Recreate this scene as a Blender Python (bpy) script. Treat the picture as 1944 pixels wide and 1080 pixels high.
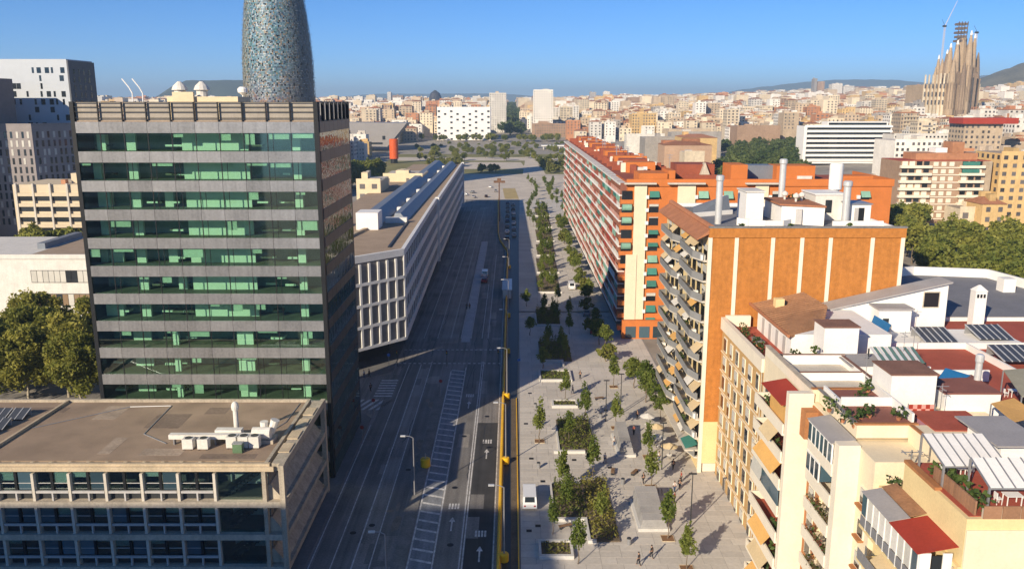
import bpy, math, random
from mathutils import Matrix, Vector
random.seed(11)
R = random.Random(5)
for o in list(bpy.data.objects): bpy.data.objects.remove(o)
S = bpy.context.scene
COL = S.collection

# ---------------------------------------------------------------- camera
CAMH = 54.0
cam_d = bpy.data.cameras.new('camera')
cam = bpy.data.objects.new('camera', cam_d); COL.objects.link(cam)
cam.location = (0, 0, CAMH)
PITCH = math.atan(346/1600)
cam.rotation_euler = (math.radians(90) - PITCH, 0, 0)
cam_d.sensor_width = 36; cam_d.lens = 36*1600/1944
cam_d.clip_start = 0.5; cam_d.clip_end = 60000
S.camera = cam

# ---------------------------------------------------------------- light
SUN_EL = math.radians(23.5)
SDX, SDY = 0.565, 0.825                      # the way shadows fall on the ground
world = bpy.data.worlds.new('World'); S.world = world; world.use_nodes = True
wn = world.node_tree.nodes; wl = world.node_tree.links
sky = wn.new('ShaderNodeTexSky'); sky.sky_type = 'NISHITA'; sky.sun_disc = False
sky.sun_elevation = SUN_EL; sky.sun_rotation = math.atan2(-SDX, -SDY) % (2*math.pi)
sky.altitude = 60; sky.air_density = 0.6; sky.dust_density = 0.0; sky.ozone_density = 8.0
hs = wn.new('ShaderNodeHueSaturation'); hs.inputs['Saturation'].default_value = 1.08; wl.new(sky.outputs[0], hs.inputs['Color']); wl.new(hs.outputs[0], wn['Background'].inputs[0]); wn['Background'].inputs[1].default_value = 0.094
sun_d = bpy.data.lights.new('sun', 'SUN'); sun_d.energy = 4.7; sun_d.angle = math.radians(0.5); sun_d.color = (1.0, 0.86, 0.66)
sun = bpy.data.objects.new('sun', sun_d); COL.objects.link(sun); sun.location = (-60, -80, 120)
sun.rotation_euler = Vector((SDX*math.cos(SUN_EL), SDY*math.cos(SUN_EL), -math.sin(SUN_EL))).to_track_quat('-Z', 'Y').to_euler()
S.view_settings.view_transform = 'Standard'; S.view_settings.look = 'None'
S.view_settings.exposure = 0.56; S.view_settings.gamma = 1.0
S.render.engine = 'CYCLES'
S.cycles.max_bounces = 7; S.cycles.transparent_max_bounces = 16; S.cycles.volume_bounces = 0

# ---------------------------------------------------------------- materials
MATS = {}
def M(name, col, rough=.85, var=.14, sc=.5, bump=0, metal=0, spec=.3, streak=0, rand=0, fine=9.0, sax=(2.2, 2.2, .09)):
    if name in MATS: return MATS[name]
    m = bpy.data.materials.new(name); m.use_nodes = True; MATS[name] = m
    n = m.node_tree.nodes; l = m.node_tree.links; b = n['Principled BSDF']
    b.inputs['Roughness'].default_value = rough; b.inputs['Metallic'].default_value = metal
    b.inputs['Specular IOR Level'].default_value = spec
    geo = n.new('ShaderNodeNewGeometry')
    n1 = n.new('ShaderNodeTexNoise'); n1.inputs['Scale'].default_value = sc; n1.inputs['Detail'].default_value = 5
    l.new(geo.outputs['Position'], n1.inputs['Vector'])
    n2 = n.new('ShaderNodeTexNoise'); n2.inputs['Scale'].default_value = sc*fine; n2.inputs['Detail'].default_value = 3
    l.new(geo.outputs['Position'], n2.inputs['Vector'])
    a = n.new('ShaderNodeMath'); a.operation = 'ADD'; l.new(n1.outputs[0], a.inputs[0]); l.new(n2.outputs[0], a.inputs[1])
    last = a.outputs[0]; mean = 1.0
    if streak:
        mp = n.new('ShaderNodeMapping'); mp.inputs['Scale'].default_value = sax
        l.new(geo.outputs['Position'], mp.inputs[0])
        n3 = n.new('ShaderNodeTexNoise'); n3.inputs['Scale'].default_value = 1.0; n3.inputs['Detail'].default_value = 4
        l.new(mp.outputs[0], n3.inputs['Vector'])
        q = n.new('ShaderNodeMath'); q.operation = 'MULTIPLY_ADD'; q.inputs[1].default_value = streak
        l.new(n3.outputs[0], q.inputs[0]); l.new(last, q.inputs[2]); last = q.outputs[0]; mean += streak*.5
    if rand:
        oi = n.new('ShaderNodeObjectInfo')
        sm = n.new('ShaderNodeMath'); sm.operation = 'ADD'; l.new(oi.outputs['Random'], sm.inputs[0]); l.new(geo.outputs['Random Per Island'], sm.inputs[1])
        fc = n.new('ShaderNodeMath'); fc.operation = 'FRACT'; l.new(sm.outputs[0], fc.inputs[0])
        q = n.new('ShaderNodeMath'); q.operation = 'MULTIPLY_ADD'; q.inputs[1].default_value = rand
        l.new(fc.outputs[0], q.inputs[0]); l.new(last, q.inputs[2]); last = q.outputs[0]; mean += rand*.5
    mr = n.new('ShaderNodeMapRange'); mr.clamp = False
    mr.inputs['From Min'].default_value = mean-.5; mr.inputs['From Max'].default_value = mean+.5
    mr.inputs['To Min'].default_value = 1-var*1.6; mr.inputs['To Max'].default_value = 1+var*1.6
    l.new(last, mr.inputs['Value'])
    mx = n.new('ShaderNodeVectorMath'); mx.operation = 'SCALE'; mx.inputs[0].default_value = col[:3]
    l.new(mr.outputs[0], mx.inputs['Scale']); l.new(mx.outputs[0], b.inputs['Base Color'])
    if bump:
        bp = n.new('ShaderNodeBump'); bp.inputs['Strength'].default_value = bump; bp.inputs['Distance'].default_value = .05
        l.new(n2.outputs[0], bp.inputs['Height']); l.new(bp.outputs[0], b.inputs['Normal'])
    return m

def MG(name, col, rough=.06, spec=.7, wav=.0, rand=.0):
    """opaque dark window glass"""
    if name in MATS: return MATS[name]
    m = bpy.data.materials.new(name); m.use_nodes = True; MATS[name] = m
    n = m.node_tree.nodes; l = m.node_tree.links; b = n['Principled BSDF']
    b.inputs['Roughness'].default_value = rough; b.inputs['Specular IOR Level'].default_value = spec
    b.inputs['IOR'].default_value = 1.5
    if rand:
        oi = n.new('ShaderNodeObjectInfo')
        mr = n.new('ShaderNodeMapRange'); mr.inputs['To Min'].default_value = 1-rand; mr.inputs['To Max'].default_value = 1+rand
        l.new(oi.outputs['Random'], mr.inputs['Value'])
        v = n.new('ShaderNodeVectorMath'); v.operation = 'SCALE'; v.inputs[0].default_value = col[:3]
        l.new(mr.outputs[0], v.inputs['Scale']); l.new(v.outputs[0], b.inputs['Base Color'])
    else: b.inputs['Base Color'].default_value = (*col[:3], 1)
    if wav:
        geo = n.new('ShaderNodeNewGeometry')
        nz = n.new('ShaderNodeTexNoise'); nz.inputs['Scale'].default_value = .9; nz.inputs['Detail'].default_value = 1
        l.new(geo.outputs['Position'], nz.inputs['Vector'])
        bp = n.new('ShaderNodeBump'); bp.inputs['Strength'].default_value = wav; bp.inputs['Distance'].default_value = .05
        l.new(nz.outputs[0], bp.inputs['Height']); l.new(bp.outputs[0], b.inputs['Normal'])
    return m

def MT(name, tint, fac=.12):
    """see-through tinted glass"""
    if name in MATS: return MATS[name]
    m = bpy.data.materials.new(name); m.use_nodes = True; MATS[name] = m
    n = m.node_tree.nodes; l = m.node_tree.links; n.remove(n['Principled BSDF'])
    t = n.new('ShaderNodeBsdfTransparent'); t.inputs[0].default_value = (*tint, 1)
    g = n.new('ShaderNodeBsdfGlossy'); g.inputs['Roughness'].default_value = .03; g.inputs[0].default_value = (.9, .95, .95, 1)
    fr = n.new('ShaderNodeFresnel'); fr.inputs[0].default_value = 1.45
    ad = n.new('ShaderNodeMath'); ad.operation = 'MULTIPLY_ADD'; ad.inputs[1].default_value = .9; ad.inputs[2].default_value = fac*.5
    l.new(fr.outputs[0], ad.inputs[0])
    mx = n.new('ShaderNodeMixShader'); l.new(ad.outputs[0], mx.inputs[0]); l.new(t.outputs[0], mx.inputs[1]); l.new(g.outputs[0], mx.inputs[2])
    l.new(mx.outputs[0], n['Material Output'].inputs[0])
    return m

def MF(name, c1, c2, sc=.5, trans=.25):
    """foliage"""
    if name in MATS: return MATS[name]
    m = bpy.data.materials.new(name); m.use_nodes = True; MATS[name] = m
    n = m.node_tree.nodes; l = m.node_tree.links; b = n['Principled BSDF']
    b.inputs['Roughness'].default_value = .6; b.inputs['Specular IOR Level'].default_value = .2
    geo = n.new('ShaderNodeNewGeometry'); oi = n.new('ShaderNodeObjectInfo')
    nz = n.new('ShaderNodeTexNoise'); nz.inputs['Scale'].default_value = sc; nz.inputs['Detail'].default_value = 4
    l.new(geo.outputs['Position'], nz.inputs['Vector'])
    a = n.new('ShaderNodeMath'); a.operation = 'MULTIPLY_ADD'; a.inputs[1].default_value = .35; l.new(oi.outputs['Random'], a.inputs[0]); l.new(nz.outputs[0], a.inputs[2])
    mr = n.new('ShaderNodeMapRange'); mr.inputs['From Min'].default_value = .45; mr.inputs['From Max'].default_value = .9; l.new(a.outputs[0], mr.inputs['Value'])
    mix = n.new('ShaderNodeMix'); mix.data_type = 'RGBA'
    mix.inputs[6].default_value = (*c1, 1); mix.inputs[7].default_value = (*c2, 1)
    l.new(mr.outputs[0], mix.inputs[0]); l.new(mix.outputs[2], b.inputs['Base Color'])
    tr = n.new('ShaderNodeBsdfTranslucent'); l.new(mix.outputs[2], tr.inputs[0])
    ms = n.new('ShaderNodeMixShader'); ms.inputs[0].default_value = trans
    l.new(b.outputs[0], ms.inputs[1]); l.new(tr.outputs[0], ms.inputs[2]); l.new(ms.outputs[0], n['Material Output'].inputs[0])
    return m

# ---------------------------------------------------------------- mesh helpers
WM = {}                       # object name -> world matrix
FR = Matrix.Identity(4)       # current building frame
def frame(x=0, y=0, z=0, deg=0):
    global FR
    FR = Matrix.Translation((x, y, z)) @ Matrix.Rotation(math.radians(deg), 4, 'Z')
    return FR
def attach(o, wm, parent):
    if parent is not None:
        o.parent = parent; o.matrix_parent_inverse = WM[parent.name].inverted()
    o.matrix_basis = wm; WM[o.name] = wm
    COL.objects.link(o); return o
def tag(o, label=None, cat=None, group=None, kind=None):
    if label: o['label'] = label
    if cat: o['category'] = cat
    if group: o['group'] = group
    if kind: o['kind'] = kind
    return o
def thing(name, label, cat, loc=(0, 0, 0), rz=0, group=None):
    o = bpy.data.objects.new(name, None); o.empty_display_size = .3
    attach(o, FR @ Matrix.Translation(loc) @ Matrix.Rotation(math.radians(rz), 4, 'Z'), None)
    return tag(o, label, cat, group)
class MB:
    def __init__(s): s.v = []; s.f = []; s.m = []
    def face(s, pts, m=0):
        k = len(s.v); s.v += [tuple(p) for p in pts]; s.f.append(tuple(range(k, k+len(pts)))); s.m.append(m)
    def hexa(s, b, t, m=0):
        """8 corners: bottom 4 CCW, top 4 CCW"""
        k = len(s.v); s.v += [tuple(p) for p in b] + [tuple(p) for p in t]
        for q in ((3, 2, 1, 0), (4, 5, 6, 7), (0, 1, 5, 4), (1, 2, 6, 5), (2, 3, 7, 6), (3, 0, 4, 7)):
            s.f.append(tuple(k+i for i in q)); s.m.append(m)
        return s
    def box(s, x0, x1, y0, y1, z0, z1, m=0):
        s.hexa(((x0, y0, z0), (x1, y0, z0), (x1, y1, z0), (x0, y1, z0)), ((x0, y0, z1), (x1, y0, z1), (x1, y1, z1), (x0, y1, z1)), m); return s
    def obox(s, cx, cy, z0, z1, lx, ly, ang, m=0):
        c, q = math.cos(ang), math.sin(ang)
        p = [(cx+a*c*lx/2-b*q*ly/2, cy+a*q*lx/2+b*c*ly/2) for a, b in ((-1, -1), (1, -1), (1, 1), (-1, 1))]
        s.hexa([(*u, z0) for u in p], [(*u, z1) for u in p], m); return s
    def prism(s, poly, z0, z1, m=0, mt=None, bottom=True):
        n = len(poly); k = len(s.v)
        s.v += [(x, y, z0) for x, y in poly] + [(x, y, z1) for x, y in poly]
        for i in range(n):
            j = (i+1) % n; s.f.append((k+i, k+j, k+n+j, k+n+i)); s.m.append(m)
        s.f.append(tuple(range(k+n, k+2*n))); s.m.append(m if mt is None else mt)
        if bottom: s.f.append(tuple(range(k+n-1, k-1, -1))); s.m.append(m)
        return s
    def cone(s, x, y, z0, z1, r0, r1=None, n=10, m=0):
        if r1 is None: r1 = r0
        return s.limb((x, y, z0), (x, y, z1), r0, r1, n, m)
    def limb(s, a, b, r0, r1, n=6, m=0, cap=True):
        a = Vector(a); b = Vector(b); d = (b-a).normalized()
        u = d.orthogonal().normalized(); w = d.cross(u); k = len(s.v)
        for p, r in ((a, r0), (b, r1)):
            for i in range(n):
                t = 2*math.pi*i/n; s.v.append(tuple(p+u*(r*math.cos(t))+w*(r*math.sin(t))))
        for i in range(n):
            j = (i+1) % n; s.f.append((k+i, k+j, k+n+j, k+n+i)); s.m.append(m)
        if cap:
            s.f.append(tuple(range(k+n, k+2*n))); s.m.append(m)
            s.f.append(tuple(range(k+n-1, k-1, -1))); s.m.append(m)
        return s
    def path(s, pts, r, n=6, m=0):
        for a, b in zip(pts, pts[1:]): s.limb(a, b, r, r, n, m)
        return s
    def lathe(s, x, y, prof, n=12, m=0):
        k = len(s.v)
        for r, z in prof:
            for i in range(n):
                t = 2*math.pi*i/n; s.v.append((x+r*math.cos(t), y+r*math.sin(t), z))
        for a in range(len(prof)-1):
            for i in range(n):
                j = (i+1) % n; s.f.append((k+a*n+i, k+a*n+j, k+(a+1)*n+j, k+(a+1)*n+i)); s.m.append(m)
        a = len(prof)-1
        s.f.append(tuple(k+a*n+i for i in range(n))); s.m.append(m)
        s.f.append(tuple(k+i for i in range(n-1, -1, -1))); s.m.append(m)
        return s
    def mesh(s, name, mats, smooth=False):
        me = bpy.data.meshes.new(name); me.from_pydata(s.v, [], s.f)
        for q in (mats if isinstance(mats, (list, tuple)) else [mats]): me.materials.append(q)
        if any(s.m): me.polygons.foreach_set('material_index', s.m)
        if smooth: me.polygons.foreach_set('use_smooth', [True]*len(s.f))
        me.update(); return me
    def build(s, name, mats, parent=None, smooth=False):
        o = bpy.data.objects.new(name, s.mesh(name, mats, smooth))
        return attach(o, FR.copy(), parent)
UB = {}
def unit_box(mat):
    if mat.name not in UB: UB[mat.name] = MB().box(-.5, .5, -.5, .5, -.5, .5).mesh('unit_'+mat.name, mat)
    return UB[mat.name]
def pbox(name, parent, mat, x0, x1, y0, y1, z0, z1):
    o = bpy.data.objects.new(name, unit_box(mat))
    wm = FR @ Matrix.Translation(((x0+x1)/2, (y0+y1)/2, (z0+z1)/2)) @ Matrix.Diagonal((max(abs(x1-x0), 1e-3), max(abs(y1-y0), 1e-3), max(abs(z1-z0), 1e-3), 1))
    return attach(o, wm, parent)
def obj(name, mesh, parent=None, loc=(0, 0, 0), rz=0, sc=1.0):
    o = bpy.data.objects.new(name, mesh)
    s3 = sc if isinstance(sc, (tuple, list)) else (sc, sc, sc)
    return attach(o, FR @ Matrix.Translation(loc) @ Matrix.Rotation(rz, 4, 'Z') @ Matrix.Diagonal((*s3, 1)), parent)
def pieces(name, parent, boxes, limit=295):
    """boxes: (mat, x0,x1,y0,y1,z0,z1); the nearest `limit` are single parts, the rest one joined part"""
    cp = Vector((0, 0, CAMH))
    bs = sorted(boxes, key=lambda b: (FR @ Vector(((b[1]+b[2])/2, (b[3]+b[4])/2, (b[5]+b[6])/2))-cp).length)
    for b in bs[:limit]: pbox(name, parent, *b)
    rest = bs[limit:]
    if rest:
        ms = []; mb = MB()
        for b in rest:
            if b[0] not in ms: ms.append(b[0])
            mb.box(*b[1:], m=ms.index(b[0]))
        tag(mb.build(name, ms, parent), kind='stuff')
def copy_tree(o, wm, parent=None):
    c = o.copy(); COL.objects.link(c)
    if parent is None: c.matrix_basis = wm; c.parent = None
    else: c.parent = parent
    for ch in o.children: copy_tree(ch, wm, c)
    return c
def struct(name, mb, mats, parent=None):
    o = mb.build(name, mats, parent)
    if parent is None: o['kind'] = 'structure'
    return o
def placed(proto_state, x, y, z=0, rz=0, sc=1.0):
    return FR @ Matrix.Translation((x, y, z)) @ Matrix.Rotation(rz, 4, 'Z') @ Matrix.Diagonal((sc, sc, sc, 1))

# ---------------------------------------------------------------- shared materials
RX = (1.5, .035, 1)
asphalt = M('asphalt', (.215, .20, .185), .8, .34, .12, bump=.2, fine=30, streak=1.2, sax=RX)
asphalt_new = M('asphalt_new', (.17, .16, .148), .75, .34, .15, bump=.2, fine=30, streak=1.0, sax=RX)
asphalt_lt = M('asphalt_worn', (.27, .25, .225), .85, .34, .15, bump=.2, fine=30, streak=1.0, sax=RX)
soil = M('site_soil', (.13, .10, .07), .95, .3, .4, bump=.5)
paint_w = M('road_paint_white', (.55, .54, .52), .7, .5, 1.4)
paint_y = M('yellow_paint', (.80, .46, .012), .5, .12, .5, rand=.25)
sidewalk_m = M('sidewalk_tiles', (.16, .155, .15), .85, .2, .4)
paving = M('plaza_paving', (.52, .48, .425), .85, .10, .16, rand=.5, fine=14)
paving_gap = M('plaza_joint', (.27, .255, .235), .9, .2, .3)
city_ground = M('city_ground', (.31, .28, .235), .9, .3, .02)
grass_m = M('grass', (.22, .205, .075), .9, .35, .05, fine=20)
gravel = M('roof_gravel', (.30, .22, .155), .95, .3, .22, bump=.6, fine=50)
stone_tan = M('stone_tan', (.50, .40, .27), .85, .2, .5, streak=.5)
conc = M('concrete', (.47, .405, .315), .9, .2, .5, streak=.7)
conc_lt = M('concrete_light', (.56, .51, .43), .85, .12, .5, streak=.3)
conc_dk = M('concrete_dark', (.20, .19, .18), .9, .2, .5, streak=.7)
white = M('white_paint', (.80, .78, .74), .7, .06, .5, streak=.25)
white_dirty = M('white_weathered', (.66, .63, .57), .8, .12, .5, streak=.5)
metal_gr = M('metal_grey', (.36, .36, .37), .45, .12, .6, metal=.5)
metal_dk = M('metal_dark', (.035, .037, .04), .5, .2, .6)
metal_lt = M('metal_light', (.62, .62, .61), .4, .1, .6, metal=.3)
black = M('black_frame', (.014, .015, .017), .45, .2, .6)
gl_dark = MG('glass_dark', (.018, .022, .026), .05, .7, rand=.6)
gl_blue = MG('glass_blue', (.05, .09, .115), .05, .9, rand=.5)
blind = M('blind', (.55, .53, .47), .8, .1, .5, rand=.6)
bark = M('bark', (.16, .125, .09), .9, .3, 3)
terracotta = M('terracotta', (.40, .17, .085), .85, .2, .6, rand=.4)
# ================================================================ THE SETTING
def sstep(a, b, x):
    t = min(1, max(0, (x-a)/(b-a))); return t*t*(3-2*t)
def elev(x, y):
    e = 50*(1-math.exp(-max(0, y-900)/1600))
    e += 45*sstep(500, 2000, x)*sstep(700, 2600, y) + 9*sstep(120, 500, x)*sstep(250, 800, y)
    return e
def ground_mesh():
    xs = [-16000, -9000, -5000, -3200, -2200, -1500, -1000, -700, -450, -250, -120, 0, 60, 120, 180, 250, 330, 420, 520, 650, 800, 1000, 1250, 1500, 1750, 2000, 2400, 3200, 5000, 9000, 16000]
    ys = [-400, 0, 200, 300, 380, 460, 540, 640, 760, 900, 1100, 1350, 1600, 1900, 2300, 2700, 3300, 4200, 6000, 9000, 14000, 20000]
    v = [(x, y, elev(x, y)-.03) for y in ys for x in xs]; nx = len(xs)
    f = [(j*nx+i, j*nx+i+1, (j+1)*nx+i+1, (j+1)*nx+i) for j in range(len(ys)-1) for i in range(nx-1)]
    mb = MB(); mb.v = v; mb.f = f; mb.m = [0]*len(f); return mb
struct('ground', ground_mesh(), city_ground)

def sheet(pts, z): mb = MB(); mb.face([(x, y, z) for x, y in pts]); return mb
# --- avenue
road = struct('road', sheet([(-24.6, 40), (-1.2, 40), (-1.2, 300), (-2.5, 360), (-6, 430), (-7, 476), (-26, 476), (-24.6, 430)], .01), asphalt)
def strip(name, mat, x0, x1, y0, y1, z, par): return pbox(name, par, mat, x0, x1, y0, y1, z-.006, z)
strip('new_or_shade_asphalt', asphalt_new, -23.9, -19.4, 40, 175, .016, road)
strip('new_or_shade_asphalt', asphalt_new, -16.9, -14.6, 40, 170, .016, road)
strip('new_or_shade_asphalt', asphalt_new, -9.35, -6.6, 40, 470, .016, road)
strip('new_or_shade_asphalt', asphalt_new, -5.6, -2.6, 150, 330, .016, road)
strip('new_or_shade_asphalt', M('shade_toned_asphalt', (.05, .049, .049), .8, .3, .3, bump=.2, fine=30, streak=1.0, sax=RX), -5.85, -2.45, 40, 137, .0162, road)  # dark strip: shade on this lane painted into the asphalt colour
strip('worn_asphalt', asphalt_lt, -19.2, -17.2, 40, 168, .016, road)
strip('worn_asphalt', asphalt_lt, -16.5, -12.5, 186, 440, .016, road)
side = struct('side_road', sheet([(-140, 141), (-24.6, 141), (-24.6, 163), (-44, 163), (-47, 152), (-140, 152)], .008), asphalt)
isl = M('median_concrete', (.20, .19, .175), .9, .3, .5)
med = struct('median', MB().box(-14.4, -12.75, 40, 150, -.05, .1), isl)
pale = M('pale_lane_coating', (.42, .43, .44), .8, .2, .3)
strip('hatch_coating', M('hatch_coating', (.21, .22, .235), .8, .3, .4, streak=1.0, sax=RX), -12.4, -9.75, 40, 166, .0166, road)
strip('bus_lane_coating', pale, -11.75, -9.75, 187, 330, .022, road)
def line(x, y0, y1, w=.16, z=.026): strip('lane_line', paint_w, x-w/2, x+w/2, y0, y1, z, road)
line(-9.55, 40, 168, .2); line(-12.5, 40, 166, .2); line(-9.6, 190, 330, .16); line(-11.9, 190, 330, .16)
line(-6.35, 40, 172); line(-6.0, 40, 172); line(-5.6, 190, 300); line(-7.0, 190, 250); line(-2.3, 40, 320, .14)
line(-21.6, 40, 170, .14); line(-19.1, 40, 170, .18); line(-17.0, 40, 172, .14)
line(-20.6, 190, 430, .14); line(-17.4, 190, 430, .14); line(-14.3, 190, 440, .14); line(-24.2, 40, 136, .14)
y = 41.0
while y < 166:                                           # ladder hatching of the bus lane
    o = MB(); a = .9
    o.hexa([(-12.35, y, .02), (-9.7, y-a, .02), (-9.7, y-a+.45, .02), (-12.35, y+.45, .02)], [(-12.35, y, .0275), (-9.7, y-a, .0275), (-9.7, y-a+.45, .0275), (-12.35, y+.45, .0275)])
    if y == 41.0: bar_mesh = None
    o.build('hatch_bar', paint_w, road); y += 2.45
for yy in (170.5, 180.5):
    x = -24
    while x < -2.6:
        strip('crossing_mark', paint_w, x, x+.55, yy, yy+.5, .028, road); x += 1.05
for i in range(8):                                       # zebra of the side street
    xx = -34+i*1.35
    o = MB(); o.hexa([(xx, 143.2, .012), (xx+.6, 143.2, .012), (xx+2.6, 148.6, .012), (xx+2.0, 148.6, .012)], [(xx, 143.2, .016), (xx+.6, 143.2, .016), (xx+2.6, 148.6, .016), (xx+2.0, 148.6, .016)])
    o.build('zebra_bar', paint_w, side)
for i in range(7):
    strip('zebra_bar', paint_w, -26.0+i*.02, -22.6, 150.2+i*1.5, 150.85+i*1.5, .03, road)
for (x, y0) in ((-7.9, 105.5), (-7.9, 150), (-4, 98), (-4, 128)):   # arrows / letters on the lanes
    for k in range(4): strip('lane_letter', paint_w, x-.75+k*.4, x-.5+k*.4, y0, y0+1.6, .024, road)
    strip('lane_arrow', paint_w, x-.1, x+.1, y0-6, y0-3.5, .024, road)
    o = MB(); o.hexa([(x-.4, y0-3.5, .018), (x+.4, y0-3.5, .018), (x+.05, y0-2.4, .018), (x-.05, y0-2.4, .018)], [(x-.4, y0-3.5, .024), (x+.4, y0-3.5, .024), (x+.05, y0-2.4, .024), (x-.05, y0-2.4, .024)])
    o.build('lane_arrow', paint_w, road)
cover = M('manhole_iron', (.012, .012, .013), .6, .2, 1)
for x, y in ((-20.4, 99), (-18.3, 101), (-8.2, 112), (-7.7, 96), (-7.9, 131), (-8.4, 86), (-15.6, 118), (-4.4, 140)):
    MB().cone(x, y, .012, .03, .42, n=14).build('manhole_cover', cover, road)
# --- pavements
pv = MB(); pv.prism([(-60, 86), (-24.6, 86), (-24.6, 139), (-26, 141), (-140, 141), (-140, 136), (-60, 136)], -.05, .13)
struct('pavement', pv, sidewalk_m)
pv = MB(); pv.prism([(-24.6, 166), (-24.6, 440), (-60, 440), (-60, 155), (-46, 152), (-27, 163)], -.05, .13)
struct('pavement', pv, sidewalk_m)
# --- works strip between the avenue and the plaza
struct('works_strip', sheet([(-1.2, 40), (.75, 40), (.95, 150), (1.8, 211), (2.8, 342), (5.3, 476), (-7, 476), (-6, 430), (-2.5, 360), (-1.2, 300)], .012), metal_dk)
ws = struct('dirt_strip', MB().box(-.15, .72, 40, 149, -.02, .03), soil)
pbox('edge_rail', ws, paint_y, .74, .88, 40, 149, 0, .22)
# --- plaza with slabs
plaza = struct('plaza', sheet([(.9, 40), (30.5, 40), (30.5, 480), (5.3, 480), (2.8, 342), (1.8, 211), (1.1, 148)], .02), paving_gap)
sl = []
y = 84.0; k = 0
while y < 215:
    x = 1.0+(y-84)*.0065; st = 1.5 if y < 150 else 2.2
    while x < 29.8:
        w = 2.6 if (k+int(x)) % 3 else 1.9
        x1 = min(x+w, 30.2); sl.append((paving, x+.02, x1-.02, y+.02, y+st-.02, .0, .05)); x = x1
    y += st; k += 1
pieces('paving_slab', plaza, sl)
mb = MB()
y = 215
while y < 478:
    x = 1.8+(y-211)*.0076+(.0112-.0076)*max(0, y-342)
    while x < 30: mb.box(x+.03, min(x+5.2, 30.2)-.03, y+.03, y+4.37, 0, .05); x += 5.2
    y += 4.4
tag(mb.build('paving_slab', paving, plaza), kind='stuff')
# --- park of the big square
park_path = M('park_path', (.56, .49, .40), .9, .2, .08)
sq = struct('square', sheet([(-70, 476), (150, 480), (170, 640), (-90, 660)], .015), park_path)
lawn = struct('lawn', sheet([(-110, 655), (200, 640), (230, 1050), (-130, 1060)], .02), grass_m)
for pts in ([(-26, 500), (-12, 498), (-9, 520), (-24, 528)], [(24, 640), (60, 640), (70, 740), (26, 740)], [(-60, 560), (-18, 575), (-14, 600), (-70, 605)], [(-60, 690), (10, 690), (14, 740), (-70, 740)], [(-2, 670), (18, 640), (20, 830), (-4, 830)]):
    pass
struct('path', sheet([(-46, 700), (12, 700), (8, 780), (-44, 780)], .04), park_path)
struct('path', sheet([(8, 640), (26, 640), (22, 870), (14, 870)], .045), park_path)
struct('path', sheet([(-110, 800), (60, 800), (70, 850), (-120, 850)], .042), park_path)
struct('path', sheet([(-90, 930), (90, 930), (100, 990), (-100, 990)], .043), park_path)
struct('path', sheet([(-120, 640), (190, 622), (190, 634), (-120, 654)], .05), M('park_wall_stone', (.5, .44, .36), .9, .1, .3))
struct('works_ground', sheet([(-4, 480), (4, 480), (2, 540), (-6, 540)], .04), M('yellow_sand', (.42, .32, .14), .9, .2, .2))

# --- wear on the avenue: patches, cracks, dust
rw = random.Random(9)
for i in range(46):
    y = rw.uniform(86, 300)**1.0; x = rw.choice((rw.uniform(-24, -15), rw.uniform(-9, -3), rw.uniform(-24, -15))); w = rw.uniform(.6, 2.6); l_ = rw.uniform(1.2, 9)
    x = min(max(x, -24+w/2), -2.6-w/2)
    strip('road_patch', rw.choice((asphalt, asphalt_new, asphalt_lt, asphalt_lt)), x-w/2, x+w/2, y, y+l_, .0175+.00012*i, road)
dust = M('road_dust', (.22, .19, .155), .95, .4, .6)
for i in range(9):
    y = rw.uniform(88, 150); x = rw.uniform(-15.6, -13.6); n_ = 9; mb = MB(); r0 = rw.uniform(.5, 1.3)
    mb.face([(x+r0*.6*math.cos(t*.698)*rw.uniform(.6, 1.2), y+2.2*r0*math.sin(t*.698)*rw.uniform(.6, 1.2), .0236+.0002*i) for t in range(n_)]); mb.build('dust_patch', dust, road)
tar = M('crack_tar', (.02, .02, .021), .6, .2, 1)
for i in range(14):
    x = rw.choice((rw.uniform(-23, -16), rw.uniform(-8.8, -3))); y = rw.uniform(88, 240); p = [(x, y)]
    for k in range(6): p.append((p[-1][0]+rw.uniform(-.35, .35), p[-1][1]+rw.uniform(1, 3.5)))
    mb = MB()
    for a, b in zip(p, p[1:]): mb.face([(a[0]-.05, a[1], .0242), (a[0]+.05, a[1], .0242), (b[0]+.05, b[1], .0242), (b[0]-.05, b[1], .0242)])
    mb.build('sealed_crack', tar, road)
# ================================================================ LEFT SIDE BUILDINGS
def run_boxes(name, parent, mat, p, q, t, z0, z1, off=0.0):
    p = Vector((*p, 0)); q = Vector((*q, 0)); d = q-p; a = math.atan2(d.y, d.x); n = Vector((d.y, -d.x, 0)).normalized()
    c = (p+q)/2+n*off
    return MB().obox(c.x, c.y, z0, z1, d.length, t, a).build(name, mat, parent)
# ---------------------------------------------------------------- dark glass office tower
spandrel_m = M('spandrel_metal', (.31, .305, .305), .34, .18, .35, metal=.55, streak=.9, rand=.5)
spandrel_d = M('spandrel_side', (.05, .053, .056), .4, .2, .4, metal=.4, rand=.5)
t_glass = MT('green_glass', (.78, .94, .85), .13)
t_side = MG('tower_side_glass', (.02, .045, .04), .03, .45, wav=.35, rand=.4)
inner_wall = M('office_wall', (.84, .84, .78), .85, .05, .4)
inner_floor = M('office_floor', (.17, .155, .13), .8, .2, .5)
inner_ceil = M('office_ceiling', (.4, .4, .38), .9, .1, .5)
inner_dark = M('office_core', (.34, .35, .33), .9, .2, .5)
T = thing('office_tower', 'tall dark office tower with grey metal bands and green glass', 'office tower', (-42, 126, 0))
TX0, TX1, TY0, TY1 = -59.1, -26.0, 115.0, 137.0
NB = 10; BW = (TX1-TX0-1.0)/NB; ZT = 51.4; FH = 3.93
bx = [TX0+.5+BW*i for i in range(NB+1)]
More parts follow.
